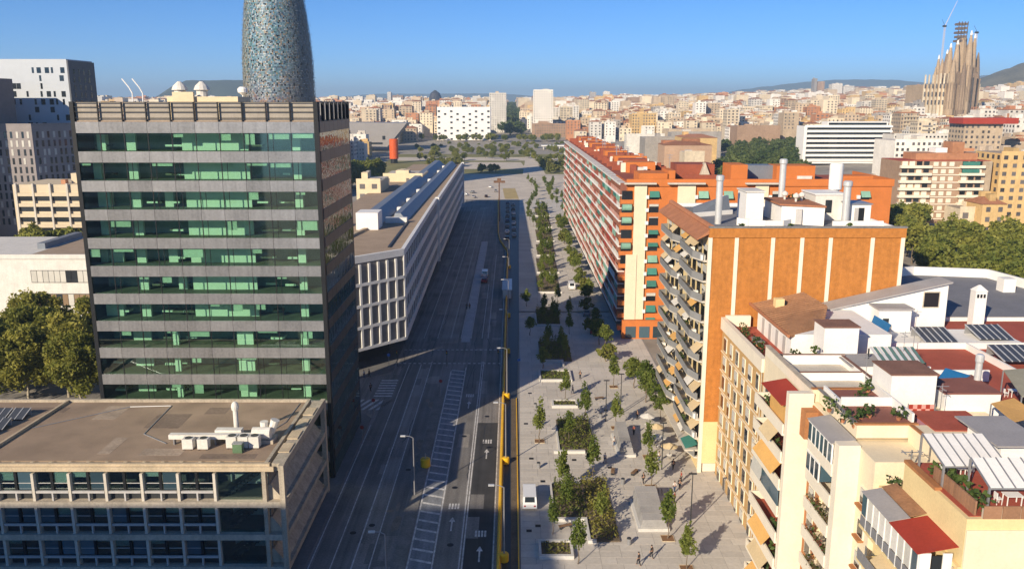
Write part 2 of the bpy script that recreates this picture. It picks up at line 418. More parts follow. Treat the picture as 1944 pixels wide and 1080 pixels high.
MB().prism([(TX0+.15, TY0+.15), (TX1-.15, TY0+.15), (TX1-.15, TY1-.15), (-47.6, TY1-.15), (TX0+.15, 120.2)], 51.3, 51.55).build('roof', gravel, T)
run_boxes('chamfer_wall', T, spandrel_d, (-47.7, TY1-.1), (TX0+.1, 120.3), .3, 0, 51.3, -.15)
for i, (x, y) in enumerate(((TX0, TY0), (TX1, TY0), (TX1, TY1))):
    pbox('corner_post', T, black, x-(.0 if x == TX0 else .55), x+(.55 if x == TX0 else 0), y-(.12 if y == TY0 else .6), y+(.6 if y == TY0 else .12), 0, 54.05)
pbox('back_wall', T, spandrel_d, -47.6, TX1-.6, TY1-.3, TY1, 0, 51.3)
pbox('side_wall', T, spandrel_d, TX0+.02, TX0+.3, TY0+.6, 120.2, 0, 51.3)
NS = 7; SW = (TY1-TY0-1.2)/NS
for f in range(13):
    z1 = ZT-f*FH; z0 = z1-1.48; g0 = z1-FH          # band z0..z1, glass g0..z0
    for i in range(NB):
        pbox('spandrel_panel', T, spandrel_m, bx[i]+.02, bx[i+1]-.02, TY0-.1, TY0+.06, z0, z1)
        pbox('window', T, t_glass, bx[i]+.02, bx[i+1]-.02, TY0+.05, TY0+.08, g0+.02, z0-.02)
    for i in range(1, NB):
        pbox('mullion', T, black, bx[i]-.05, bx[i]+.05, TY0+.02, TY0+.16, g0, z0)
        if R.random() < .55: pbox('mullion', T, black, bx[i]+BW*.22, bx[i]+BW*.22+.06, TY0+.05, TY0+.14, g0, z0)
    for i in range(NS):
        a = TY0+.6+SW*i
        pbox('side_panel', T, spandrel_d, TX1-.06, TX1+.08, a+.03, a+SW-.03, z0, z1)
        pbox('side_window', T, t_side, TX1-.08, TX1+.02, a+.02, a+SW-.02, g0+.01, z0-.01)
    # interior floor by floor
    pbox('floor_slab', T, inner_floor, TX0+.4, TX1-.15, TY0+.15, TY0+5.0, g0-.28, g0-.02)
    pbox('ceiling', T, inner_ceil, TX0+.4, TX1-.15, TY0+.35, TY0+5.0, z0+.02, z0+.2)
    pbox('core', T, inner_dark, TX0+.4, TX1-1, TY0+5.0, TY0+5.2, g0, z0)
    if f < 7:
        pbox('partition', T, inner_wall, bx[4]+.25, bx[7]-.25, TY0+2.65, TY0+2.85, g0, z0)
        pbox('partition', T, inner_wall, bx[9]-.55, bx[9]+.55, TY0+2.4, TY0+3.0, g0, z0)
        pbox('partition', T, inner_wall, bx[2]-.9, bx[2]+.35, TY0+2.5, TY0+3.0, g0, z0)
        for q in range(3):
            if R.random() < .6:
                u = bx[R.choice((0, 3, 3, 0))]+R.random()*1.6
                pbox('partition', T, inner_wall, u, u+.8+R.random(), TY0+2.6+R.random()*.5, TY0+3.3+R.random()*1.4, g0, z0-.4*R.random())
    else:
        pbox('partition', T, inner_wall, bx[9]-.55, bx[9]+.5, TY0+1.5, TY0+2.2, g0, z0)
        pbox('partition', T, inner_wall, bx[6]-.1, bx[6]+2.2, TY0+1.6, TY0+2, g0, z0)
        pbox('partition', T, inner_wall, bx[3]+.4, bx[3]+1.2, TY0+1.4, TY0+2, g0, z0)
        pbox('partition', T, inner_wall, bx[1], bx[1]+2.6, TY0+4, TY0+4.3, g0, z0)
    for i in range(NB):                                   # roller blinds and ceiling lamps, bay by bay
        if R.random() < .3: pbox('blind', T, M('office_blind', (.5, .52, .47), .8, .1, .5, rand=.8), bx[i]+.1, bx[i]+BW*R.choice((.45, .9)), TY0+.2, TY0+.24, z0-.3-R.random()*1.3, z0-.01)
        if R.random() < .4: pbox('ceiling_panel', T, inner_wall, bx[i]+.5, bx[i]+1.1, TY0+1.5, TY0+4.5, z0-.03, z0+.01)
    for q in range(7):
        u = R.choice((bx[0], bx[2]+.6, bx[3], bx[7], bx[8]))+R.random()*2
        pbox('desk', T, inner_wall if R.random() < .5 else inner_floor, u, u+1.5, TY0+2.6+R.random()*1.0, TY0+3.8+R.random()*.8, g0+.5, g0+.78)
# roof screen
scr = M('roof_screen', (.34, .30, .25), .7, .15, .6, streak=.4)
for i in range(NB):
    pbox('screen_panel', T, scr, bx[i]+.06, bx[i+1]-.06, TY0+.35, TY0+.42, 51.55, 53.95)
    pbox('screen_post', T, black, bx[i]-.07, bx[i]+.07, TY0-.08, TY0+.2, 51.42, 54.0)
for z in (51.9, 52.75, 53.4, 53.98): pbox('screen_rail', T, black, TX0+.5, TX1-.5, TY0-.04, TY0+.1, z-.035, z+.035)
for i in range(NS+1):
    a = TY0+.6+SW*i
    if i < NS: pbox('screen_panel', T, metal_gr, TX1-.5, TX1-.4, a+.2, a+SW-.2, 51.55, 53.9)
    pbox('screen_post', T, black, TX1-.3, TX1+.1, a-.14, a+.5, 51.42, 54.0)
pbox('screen_rail', T, black, TX1-.1, TX1+.06, TY0+.5, TY1-.5, 53.9, 54.06)
cream_b = M('cream_render', (.70, .58, .38), .85, .1, .5)
ph = pbox('roof_plant_room', T, cream_b, -49.6, -39.4, 124, 130, 51.5, 54.75)
pbox('roof_plant_room', T, cream_b, -48.6, -45.6, 123.5, 124, 51.5, 55.4)
for x in (-48.2, -45.0):
    MB().lathe(x, 125.5, [(.8, 54.7), (.8, 55.6), (1.15, 55.7), (.9, 56.3), (.25, 56.9)], 12).build('roof_ventilator', white_dirty, T)
dish = MB(); dish.lathe(-40.2, 129, [(.1, 54.0), (.1, 55.0)], 6); dish.lathe(-40.2, 129, [(.15, 55.0), (.7, 55.4), (.75, 55.9), (.4, 56.2)], 12); dish.build('antenna_dish', white, T)
for dx in (0, 1.45):
    x = -53.8+dx
    MB().path([(x+.0, 122, 51), (x+.2, 122, 55.2), (x-.2, 122, 56.0), (x-1.1, 122, 57.2)], .09).build('roof_davit', white, T)

# ---------------------------------------------------------------- low concrete office block
L = thing('concrete_office_block', 'low concrete office block with gravel roof and open corner frame', 'office block', (-50, 100, 0))
LX0, LX1, LY0, LY1, LZ = -78.0, -25.9, 89.6, 111.0, 13.8
tanc = M('tan_concrete', (.40, .345, .265), .9, .25, .6, streak=.9)
steel_bl = M('painted_steel', (.46, .44, .42), .55, .12, .6)
pbox('roof', L, gravel, LX0, LX1-2.4, LY0+1.5, LY1-.5, 13.0, 13.45)
pbox('fascia', L, stone_tan, LX0, LX1-1.7, LY0-.25, LY0+.25, 13.0, LZ+.02)
pbox('cornice', L, stone_tan, LX0, LX1-1.2, LY0-.5, LY0-.25, 13.0, 13.55)
pbox('parapet', L, tanc, LX0, LX1-2.4, LY1-.5, LY1, 12.5, LZ)
pbox('parapet', L, tanc, LX1-2.4, LX1-2.0, LY0+.25, LY1, 12.6, LZ)
# parapet gutter strip and roof outlets
pbox('gutter', L, M('gutter_strip', (.10, .075, .06), .9, .2, .5), LX0, LX1-2.4, LY0+.25, LY0+1.5, 13.0, 13.3)
x = LX0+1
while x < LX1-4: pbox('roof_outlet', L, stone_tan, x, x+.35, LY0+.9, LY0+1.15, 13.3, 13.55); x += 2.15
for z in (8.95, 4.88, .8):                      # slab edges
    pbox('slab', L, conc, LX0, LX1-.5, LY0-.6, LY1-.1, z-.35, z+.35)
pbox('core_wall', L, conc_dk, LX0, LX1-8, LY0+5, LY0+5.4, 0, 12.9)
pbox('core_wall', L, conc_dk, LX0, LX1-3.2, LY1-.6, LY1-.2, 0, 12.5)
BWL = 4.15; xr = LX1-2.4
lf_glass = MT('office_glass', (.66, .76, .75), .16)
nbay = 12
for f, z in enumerate((9.3, 5.23, 1.15)):
    zt = z+3.37
    for b in range(nbay):
        if b == 0: x1 = xr-.4; x0 = x1-5.3
        else: x1 = xr-.4-5.3-BWL*(b-1); x0 = x1-BWL
        pbox('pier', L, conc_lt, x0-.15, x0+.15, LY0-.36, LY0+.5, z, zt)
        if b == 0:
            pbox('window', L, lf_glass, x0+.25, x1-.1, LY0+.1, LY0+.14, z, zt)
            st = MB()
            for q in range(9): st.box(x0+.8+q*.45, x0+1.4+q*.45, LY0+1.2, LY0+2.4, z+q*.34, z+q*.34+.25)
            st.build('stair_flight', metal_dk, L)
            pbox('lobby_wall', L, inner_wall, x0+.3, x1-.2, LY0+4.2, LY0+4.4, z, zt)
            st = MB(); st.hexa([(x0+.3, LY0+2.6, z), (x1-.3, LY0+2.6, z+2.9), (x1-.3, LY0+3.6, z+2.9), (x0+.3, LY0+3.6, z)], [(x0+.3, LY0+2.6, z+.4), (x1-.3, LY0+2.6, z+3.3), (x1-.3, LY0+3.6, z+3.3), (x0+.3, LY0+3.6, z+.4)])
            st.build('stair_flight', metal_dk, L)
            continue
        pbox('spandrel_rail', L, steel_bl, x0+.24, x1-.24, LY0-.3, LY0-.05, z+.95, z+1.2)
        pbox('spandrel_recess', L, metal_dk, x0+.24, x1-.24, LY0+.35, LY0+.5, z, z+.95)
        pbox('rail_post', L, steel_bl, (x0+x1)/2-.09, (x0+x1)/2+.09, LY0-.28, LY0, z, z+.95)
        for h in (0, 1):
            a0 = x0+.24+h*(BWL/2-.02); a1 = a0+BWL/2-.5+.04
            w = pbox('window', L, lf_glass if R.random() < .6 else gl_blue, a0, a1, LY0+.12, LY0+.17, z+1.2, zt)
            pbox('transom', w, steel_bl, a0, a1, LY0+.05, LY0+.12, z+2.0, z+2.06)
            if R.random() < .75: pbox('blind', w, M('blind_green', (.55, .62, .56), .8, .08, .5, rand=.4), a0+.02, a1-.02, LY0+.2, LY0+.23, zt-.5-R.random()*1.2, zt)
            pbox('window_jamb', L, black, a1, a1+.3, LY0+.02, LY0+.2, z+1.2, zt)
    pbox('office_floor', L, inner_floor, LX0, LX1-2.6, LY0+.55, LY0+5, z-.02, z+.02)
# open corner frame on the avenue side
for y0, y1 in ((LY0-.7, LY0), (LY1-.9, LY1)):
    pbox('frame_pillar', L, tanc, LX1-.6, LX1, y0, y1, 0, LZ)
pbox('frame_pillar', L, tanc, xr-.2, xr+.25, LY0-.55, LY0+.2, 0, 12.98)
for z in (13.25, 8.95, 4.88, .9):
    pbox('frame_beam', L, tanc, LX1-1.5 if z > 13 else LX1-.52, LX1-.05, LY0, LY1-.9, z-.35, LZ if z > 13 else z+.35)
    if z < 13:
        mb = MB(); mb.hexa([(LX1-2.35, LY0+.2, z+.36), (LX1-.5, LY0+.2, z+.36), (LX1-.5, LY1-1, z+.36), (LX1-2.35, LY1-1, z+.36)], [(LX1-2.1, LY0+.2, z+2.15), (LX1-1.9, LY0+.2, z+2.15), (LX1-1.9, LY1-1, z+2.15), (LX1-2.1, LY1-1, z+2.15)])
        mb.build('sloped_apron', tanc, L)
for yy in (96.5, 103.5):
    for z in (9.3, 5.23): pbox('frame_strut', L, tanc, LX1-2, LX1-.6, yy, yy+.5, z+2.9, z+3.4)
pbox('stair_wall', L, conc_dk, xr+.2, xr+.3, LY0+.5, LY1-1, 0, 13)
for yy in (LY0+3, LY0+7, LY0+11, LY0+15): pbox('frame_block', L, stone_tan, LX1-1.6, LX1-.3, yy, yy+2.6, LZ, LZ+.12)
# roof equipment, repairs and cables
felt = M('roof_repair', (.21, .155, .115), .95, .25, .4); felt2 = M('roof_repair_pale', (.36, .28, .21), .95, .25, .4)
for (x0, x1, y0, y1, m_) in ((-47, -42.5, 101, 106, felt), (-44, -39, 92.5, 94.6, felt2), (-36.5, -30, 91.6, 93, felt), (-55, -52, 104, 109, felt2), (-70, -60, 106.5, 108.5, felt), (-41, -38.2, 106, 108.4, felt), (-49, -47.5, 93, 98, felt2)): pbox('roof_repair', L, m_, x0, x1, y0, y1, 13.44, 13.463)
for pth in ([(-42, 96, 13.5), (-46, 99, 13.5), (-46.5, 109, 13.5)], [(-31, 98, 13.5), (-29.3, 103, 13.5), (-29.2, 110, 13.5)], [(-61, 101, 13.5), (-52, 108.6, 13.5), (-46.5, 109, 13.5)]): MB().path(pth, .06, 5).build('cable_duct', metal_gr, L)
def unit(x, y, w, d, h, m=white_dirty, n='air_conditioner', label='white rooftop air conditioning unit on the gravel roof', z=13.45):
    u = thing(n, label, 'air conditioner', (x, y, z), group='air conditioners on the gravel roof')
    pbox('cabinet', u, m, x-w/2, x+w/2, y-d/2, y+d/2, z+.12, z+h)
    MB().cone(x, y, z+h, z+h+.08, min(w, d)*.4, n=14).build('fan_grille', metal_dk, u)
    for sx in (-1, 1): pbox('foot', u, metal_dk, x+sx*w*.35-.06, x+sx*w*.35+.06, y-d/2, y+d/2, z, z+.12)
for x in (-38.7, -36.9): unit(x, 94.6, 1.25, 1.0, 1.35)
for x in (-33.6, -32.2, -30.9): unit(x, 95.0, 1.2, 1.1, 1.5)
D1 = thing('rooftop_duct', 'long white ventilation duct on the gravel roof', 'duct', (-35, 96, 13.45))
MB().box(-41.5, -31.0, 95.6, 96.4, 14.2, 14.75).box(-36.2, -33.0, 96.5, 97.5, 14.0, 15.0).build('trunk_duct', white_dirty, D1)
for x in (-41, -38.5, -36, -33.5, -31.5): pbox('support', D1, metal_gr, x, x+.12, 95.7, 96.3, 13.45, 14.2)
D1 = thing('rooftop_fan', 'coiled silver fan housing with bent outlets on the gravel roof', 'fan', (-30.8, 97, 13.45))
mb = MB(); mb.limb((-31.6, 96.6, 14.6), (-29.4, 96.6, 14.6), .75, .75, 14); mb.limb((-29.6, 97.4, 14.3), (-29.0, 97.4, 16.0), .4, .55, 10); mb.limb((-30.4, 97.4, 14.3), (-30.4, 97.4, 15.8), .45, .5, 10); mb.build('housing', white_dirty, D1)
pbox('plinth', D1, conc, -31.8, -29.0, 95.9, 98, 13.45, 13.9)
D1 = thing('green_cabinet', 'small green metal cabinet on the gravel roof', 'cabinet', (-32.4, 93.5, 13.45))
pbox('body', D1, M('green_metal', (.10, .17, .09), .6, .2, .6), -33.0, -31.9, 93.1, 93.9, 13.5, 14.6)
pbox('lid', D1, metal_gr, -33.05, -31.85, 93.05, 93.95, 14.6, 14.68)
D1 = thing('roof_vent_pipe', 'white capped vent pipe standing on the gravel roof', 'vent pipe', (-34.2, 98.5, 13.45))
MB().cone(-34.2, 98.5, 13.45, 17.3, .3, n=12).build('pipe', white_dirty, D1)
MB().lathe(-34.2, 98.5, [(.42, 16.9), (.48, 17.3), (.4, 17.7), (.15, 17.95)], 12).build('cap', white_dirty, D1)
pv_m = MG('solar_cells', (.06, .065, .075), .25, .5)
sa = thing('solar_array', 'array of tilted grey solar panels on the gravel roof', 'solar panels', (-69, 100, 13.45))
for i in range(4):
    for j in range(3):
        x = -73+i*2.4+j*.5; y = 97.5+j*3.6
        mb = MB(); mb.hexa([(x-1, y-1.1, 13.6), (x+1, y-1.1, 13.6), (x+1, y+1.1, 14.35), (x-1, y+1.1, 14.35)], [(x-1, y-1.12, 13.66), (x+1, y-1.12, 13.66), (x+1, y+1.08, 14.41), (x-1, y+1.08, 14.41)]); pn = mb.build('panel', pv_m, sa)
        mb = MB()
        for q in (-1, 0, 1): mb.hexa([(x+q-.04, y-1.15, 13.62), (x+q+.04, y-1.15, 13.62), (x+q+.04, y+1.1, 14.38), (x+q-.04, y+1.1, 14.38)], [(x+q-.04, y-1.15, 13.69), (x+q+.04, y-1.15, 13.69), (x+q+.04, y+1.1, 14.46), (x+q-.04, y+1.1, 14.46)])
        mb.box(x-1, x+1, y+1.0, y+1.06, 13.45, 14.3); mb.build('frame', metal_lt, pn)
mb = MB(); mb.hexa([(-62.1, LY0+2, 13.4), (-61.8, LY0+2, 13.4), (-61.2, LY1-.6, 13.4), (-61.5, LY1-.6, 13.4)], [(-62.1, LY0+2, 13.8), (-61.8, LY0+2, 13.8), (-61.2, LY1-.6, 13.8), (-61.5, LY1-.6, 13.8)]); mb.build('expansion_joint', stone_tan, L)

# ---------------------------------------------------------------- long white block along the avenue
W = thing('long_white_office', 'long white office block with grid windows and dark sloped roof lights', 'office block', (-30, 200, 0))
wpoly = [(-22.7, 174), (-24.2, 270), (-25.2, 430), (-50, 430), (-50, 152), (-40, 155.3)]
wwhite = M('white_panels', (.70, .69, .66), .7, .08, .4, streak=.3)
wbrown = M('roof_brown', (.36, .27, .19), .95, .15, .4, fine=20)
gf = [(-27.2, 180), (-28, 430), (-50, 430), (-50, 152.5), (-41, 158)]
MB().prism(gf, 0, 4.7).build('ground_floor', metal_dk, W)
MB().prism([(x*.99-.2 if x > -45 else x, y) for x, y in wpoly], 4.7, 22.6).build('core', conc_dk, W)
MB().prism(wpoly, 22.6, 23.2, mt=1).build('roof', [wwhite, wbrown], W)
# parapets following the outline
front_p = [(-40, 155.3), (-22.7, 174)]
sideA = [(-22.7, 174), (-24.2, 270)]; sideB = [(-23.6, 270), (-25.2, 430)]
for p, q in (front_p, sideA, sideB): run_boxes('parapet', W, wwhite, p, q, .8, 22.6, 24.0, -.2)
# front grid, four storeys
p = Vector((-40, 155.3, 0)); q = Vector((-22.7, 174, 0)); d = (q-p); ln = d.length; a = math.atan2(d.y, d.x)
FRs = FR.copy(); FR = Matrix.Translation(p) @ Matrix.Rotation(a, 4, 'Z')
nb = 11; bw = ln/nb
glint = MG('glass_plain', (.03, .035, .04), .05, .8, rand=.6)
cast = M('window_frame_dark', (.05, .05, .055), .5, .1, .5)
for f in range(4):
    z0 = 4.7+f*4.45
    pbox('floor_band', W, wwhite, 0, ln, -.35, .3, z0-.25, z0+.35)
    for b in range(nb):
        w = pbox('window', W, glint, b*bw+.3, (b+1)*bw-.3, .1, .2, z0+.5, z0+4.1)
        pbox('window_bar', w, cast, b*bw+bw*.5-.05, b*bw+bw*.5+.05, .02, .1, z0+.5, z0+4.1)
        pbox('window_bar', w, cast, b*bw+.3, (b+1)*bw-.3, .0, .1, z0+1.7, z0+1.8)
        if R.random() < .45: pbox('blind', w, M('blind_warm', (.55, .45, .34), .8, .1, .5, rand=.5), b*bw+.32, (b+1)*bw-.32, .03, .09, z0+1.5+R.random()*1.8, z0+4.1)
        pbox('pier', W, wwhite, b*bw-.25, b*bw+.25, -.35, .3, z0+.35, z0+4.2)
pbox('pier', W, wwhite, ln-.3, ln+.1, -.35, .3, 4.7, 22.6)
FR = FRs
# avenue side: bands, glass and slender fins
for p, q, nb in ((sideA[0], sideA[1], 24), (sideB[0], sideB[1], 36)):
    p = Vector((*p, 0)); q = Vector((*q, 0)); d = q-p; ln = d.length; a = math.atan2(d.y, d.x)
    FR = Matrix.Translation(p) @ Matrix.Rotation(a, 4, 'Z')
    bw = ln/nb
    for f in range(4):
        z0 = 4.7+f*4.45
        pbox('floor_band', W, wwhite, .1, ln, -.25, .3, z0-.3, z0+1.5)
        for b in range(nb):
            pbox('side_window', W, glint, b*bw+.08, (b+1)*bw-.08, .05, .2, z0+1.5, z0+4.15)
            pbox('fin', W, wwhite, b*bw-.06, b*bw+.06, -.2, .1, z0+1.5, z0+4.15)
    pbox('end_pier', W, wwhite, ln-1.2, ln, -.9, .3, 3.5, 24.3)
FR = FRs
# roof furniture of the white block
bluegrey = M('dark_sheet_roof', (.20, .22, .25), .5, .12, .4, metal=.2)
def ridge(x0, x1, y0, y1, z0, z1, m):
    mb = MB(); xm = (x0+x1)/2
    mb.hexa([(x0, y0, z0), (x1, y0, z0), (x1, y1, z0), (x0, y1, z0)], [(x0+.3, y0+.5, z1), (xm, y0+.5, z1), (xm, y1-.5, z1), (x0+.3, y1-.5, z1)]); return mb
ridge(-31.4, -27.8, 222, 424, 23.2, 25.2, 0).build('roof_light', bluegrey, W)
ridge(-38.6, -33.6, 215, 424, 23.2, 25.7, 0).build('roof_light', bluegrey, W)
ridge(-44, -40.6, 176, 214, 23.2, 24.9, 0).build('roof_light', bluegrey, W)
pbox('roof_house', W, white, -38.4, -33.0, 206, 213, 23.2, 27.4)
pbox('roof_kerb', W, wwhite, -33.0, -27.4, 218, 219.5, 23.2, 24.6)
MB().obox(-37.6, 195, 23.2, 23.75, 40, .9, math.radians(82)).build('roof_kerb', stone_tan, W)
MB().obox(-27.0, 200, 23.2, 23.5, 40, .5, math.radians(91)).build('roof_kerb', metal_dk, W)
for y in (240, 262, 290, 330, 372, 400): pbox('roof_unit', W, white, -32.9, -31.6, y, y+2.2, 23.2, 24.6)

# ---------------------------------------------------------------- blocks behind, at the far left
hotel_w = M('hotel_white', (.48, .51, .54), .6, .05, .4)
hotel_d = M('hotel_dark', (.10, .105, .115), .6, .15, .5)
HT = thing('white_hotel', 'white slab tower with small scattered windows and dark end wall', 'hotel', (-205, 370, 0))
pbox('wall', HT, hotel_w, -235, -184.3, 360, 382, 0, 71.3)
pbox('end_wall', HT, hotel_d, -184.28, -183.7, 360.04, 382.5, 0, 70.8)
for r in range(14):
    for c in range(16):
        if R.random() < .5:
            x = -233+c*3.0+R.random()*1.2; z = 68.0-r*3.2
            pbox('window', HT, gl_dark, x, x+.8+.9*(R.random() < .4), 359.9, 360.05, z-2.3, z)
for r in range(14):
    for c in range(4):
        y = 363+c*4.4+R.random(); pbox('window', HT, gl_dark, -183.72, -183.62, y, y+1.1, 67.5-r*3.2-2.1, 67.5-r*3.2)
brown_gr = M('brown_grey_panels', (.26, .23, .22), .8, .12, .4, rand=.3)
HB = thing('narrow_window_block', 'brown grey block with narrow upright windows below the white hotel', 'building', (-190, 340, 0))
MB().prism([(-230, 324), (-181.8, 324), (-171.7, 340), (-171.7, 357), (-230, 357)], 0, 45.0).build('wall', brown_gr, HB)
run_boxes('parapet', HB, brown_gr, (-230, 324), (-181.8, 324), .6, 45.0, 46.0, -.3); run_boxes('parapet', HB, brown_gr, (-181.8, 324), (-171.7, 340), .6, 45.0, 46.0, -.3)
for r in range(11):
    for c in range(11):
        x = -206+c*2.2+R.random()*.6
        if x < -183: pbox('window', HB, gl_dark if R.random() < .8 else blind, x, x+.8, 323.9, 324.05, 40.6-r*3.3, 43.0-r*3.3)
sv = FR.copy(); FR = Matrix.Translation((-181.8, 324, 0)) @ Matrix.Rotation(math.atan2(16, 10.1), 4, 'Z')
for r in range(11):
    for c in range(8):
        x = 1.0+c*2.2+R.random()*.6; pbox('window', HB, gl_dark if R.random() < .8 else blind, x, x+.8, -.1, .05, 40.6-r*3.3, 43.0-r*3.3)
FR = sv
HC = thing('dark_brown_tower', 'dark brown tower edge standing before the white hotel', 'building', (-230, 330, 0))
pbox('wall', HC, M('brown_cladding', (.20, .16, .15), .7, .15, .4), -270, -199.5, 312, 346, 0, 63)
for r in range(16): pbox('floor_line', HC, hotel_d, -270, -199.45, 311.9, 312.0, 60-r*3.6, 60.4-r*3.6)
BB = thing('beige_office', 'beige office building with white upright fins and shaded bands', 'office block', (-155, 288, 0))
bg = M('beige_stone', (.60, .50, .35), .85, .08, .5)
pbox('wall', BB, bg, -166, -130, 280.6, 302, 0, 27.2)
for f in range(4):
    z = 24.0-f*3.5
    for c in range(6): 
        pbox('window', BB, gl_dark, -164.4+c*5.7, -159.4+c*5.7, 280.5, 280.62, z-2.2, z-.6)
        pbox('sun_shade', BB, bg, -164.4+c*5.7, -159.4+c*5.7, 279.9, 280.6, z-.6, z+.5)
for c in range(7): pbox('fin', BB, conc_lt, -165+c*5.7, -164.4+c*5.7, 279.7, 280.6, 8.6, 27.6)
pbox('glass_base', BB, gl_blue, -160, -131, 280.3, 280.5, 2, 7.4)
pbox('base_band', BB, white_dirty, -160, -131, 280, 280.6, 7.4, 9)
for c in range(5): pbox('base_post', BB, white_dirty, -154+c*5.5, -153.2+c*5.5, 280, 280.3, 2, 7.4)
pbox('roof_house', BB, bg, -149, -138, 286, 294, 27.2, 30.5)
pbox('roof_unit', BB, M('terracotta_pipe', (.45, .22, .12), .8, .1, .5), -151, -149.5, 283, 285, 27.2, 28.6)
WL = thing('white_office', 'low white office with two strips of curtained windows behind the trees', 'office block', (-113, 210, 0))
pbox('wall', WL, white_dirty, -150, -96, 200.3, 232, 0, 17.4)
pbox('roof', WL, wbrown, -118, -96.5, 203, 231.5, 17.4, 17.5)
pbox('parapet', WL, white_dirty, -150, -96, 200, 200.6, 17.0, 18.1)
for f, z in enumerate((14.2, 8.4)):
    pbox('window_strip', WL, metal_dk, -116.6, -97, 200.1, 200.28, z-3, z)
    for c in range(14):
        x = -116.5+c*1.4; m = blind if R.random() < .78 else gl_dark
        if f: m = R.choice((blind, M('brown_curtain', (.25, .17, .10), .8, .1, .5, rand=.6), M('brown_curtain', (.25, .17, .10)), gl_dark))
        pbox('window', WL, m, x+.06, x+1.34, 200.03, 200.1, z-2.9, z-.1)
pbox('duct', WL, bluegrey, -121, -119, 212, 231, 17.4, 18.9)
pbox('roof_house', WL, white_dirty, -112, -97, 228, 233, 17.5, 19.5)

NT = thing('neighbour_tower', 'pale slab tower standing across the avenue behind the viewpoint', 'tower', (-125, -30, 0))
pbox('wall', NT, white_dirty, -170, -80, -42, -20, 0, 65.5)
for r in range(18):
    pbox('window_band', NT, gl_blue, -168, -82, -20.02, -19.9, 3+r*3.6, 4.8+r*3.6); pbox('window_band', NT, gl_blue, -80.1, -79.9, -41, -21, 3+r*3.6, 4.8+r*3.6)
pbox('parapet', NT, white_dirty, -170, -80, -20.4, -20, 65.5, 66.4)
# ================================================================ RIGHT SIDE BUILDINGS
def ray(x, y):
    dx, dy = x-972, y-540; c, s = math.cos(PITCH), math.sin(PITCH)
    return dx, 1600*c-dy*s, -1600*s-dy*c
def P(x, y, z):
    """point at height z on the sight line of photo pixel x, y"""
    a, b, e = ray(x, y); t = (z-CAMH)/e; return Vector((a*t, b*t, z))
def PY(x, y, Y):
    a, b, e = ray(x, y); t = Y/b; return Vector((a*t, Y, CAMH+e*t))
def slab4(pts, th, mat, name, parent):
    """four corners, extruded down"""
    mb = MB(); mb.hexa([(p[0], p[1], p[2]-th) for p in pts], [tuple(p) for p in pts]); return mb.build(name, mat, parent)
brick_o = M('orange_brick', (.46, .18, .04), .9, .2, 1.6, bump=.9, fine=7, streak=.5)
brick_c = M('red_orange_brick', (.56, .175, .045), .9, .12, .4, fine=14)
cream = M('cream_render_light', (.76, .655, .47), .85, .07, .5, streak=.4)
cream_y = M('yellow_render', (.74, .58, .30), .85, .07, .5, streak=.4)
cream_w = M('off_white_render', (.78, .70, .56), .85, .06, .5, streak=.35)
tan_br = M('tan_brick', (.52, .33, .14), .9, .14, .5, fine=14)
brown_br = M('brown_brick', (.40, .175, .07), .9, .15, .5)
balc_gr = M('balcony_grey', (.25, .25, .245), .6, .12, .5, rand=.4)
aw_green = M('awning_green', (.05, .19, .15), .8, .15, .5, rand=.5)
aw_green2 = M('awning_light_green', (.22, .40, .30), .8, .15, .5, rand=.4)
aw_orange = M('awning_orange', (.66, .38, .12), .8, .1, .5, rand=.4)
aw_cream = M('awning_cream', (.62, .48, .28), .8, .1, .5, rand=.4)
aw_red = M('awning_red', (.36, .045, .025), .7, .12, .5)
red_tile = M('red_floor_tile', (.37, .085, .05), .85, .15, .5)
tile_old = M('old_roof_tile', (.32, .165, .085), .9, .25, .6)
blue_aw = M('blue_canvas', (.02, .16, .36), .7, .1, .5)
grey_roof = M('grey_membrane', (.20, .20, .215), .8, .12, .4)
grey_corr = M('grey_corrugated', (.36, .34, .33), .7, .1, .5)
plant_m = MF('terrace_plants', (.03, .06, .015), (.10, .14, .035), 3.0)

def leaf_tuft(name, parent, x, y, z, w, d, h, n=40, mat=None, size=.22):
    mb = MB()
    for i in range(n):
        c = Vector((x+(R.random()-.5)*w, y+(R.random()-.5)*d, z+R.random()*h))
        u = Vector((R.gauss(0, 1), R.gauss(0, 1), R.gauss(0, 1))).normalized(); v = u.orthogonal().normalized()
        s = size*(.6+.8*R.random()); mb.face([c-u*s, c+v*s*.6, c+u*s, c-v*s*.6])
    return tag(mb.build(name, mat or plant_m, parent), kind='stuff')
def plant(x, y, z, w=.8, h=.9, lab='leafy potted plant on the apartment terrace'):
    t = thing('potted_plant', lab, 'plant', (x, y, z), group=lab)
    MB().lathe(x, y, [(.16, z), (.25, z+.32)], 8).build('pot', terracotta, t)
    leaf_tuft('leaves', t, x, y, z+.3, w, w, h, 36)
def awning(parent, mat, x0, x1, y0, y1, z1, drop, name='awning', axis='x'):
    """sloping cloth: from x1 (wall, high) to x0 (outer edge, low)"""
    mb = MB()
    if axis == 'x': mb.hexa([(x0, y0, z1-drop-.05), (x1, y0, z1-.05), (x1, y1, z1-.05), (x0, y1, z1-drop-.05)], [(x0, y0, z1-drop), (x1, y0, z1), (x1, y1, z1), (x0, y1, z1-drop)])
    else: mb.hexa([(x0, y0, z1-drop-.05), (x1, y0, z1-drop-.05), (x1, y1, z1-.05), (x0, y1, z1-.05)], [(x0, y0, z1-drop), (x1, y0, z1-drop), (x1, y1, z1), (x0, y1, z1)])
    return mb.build(name, mat, parent)

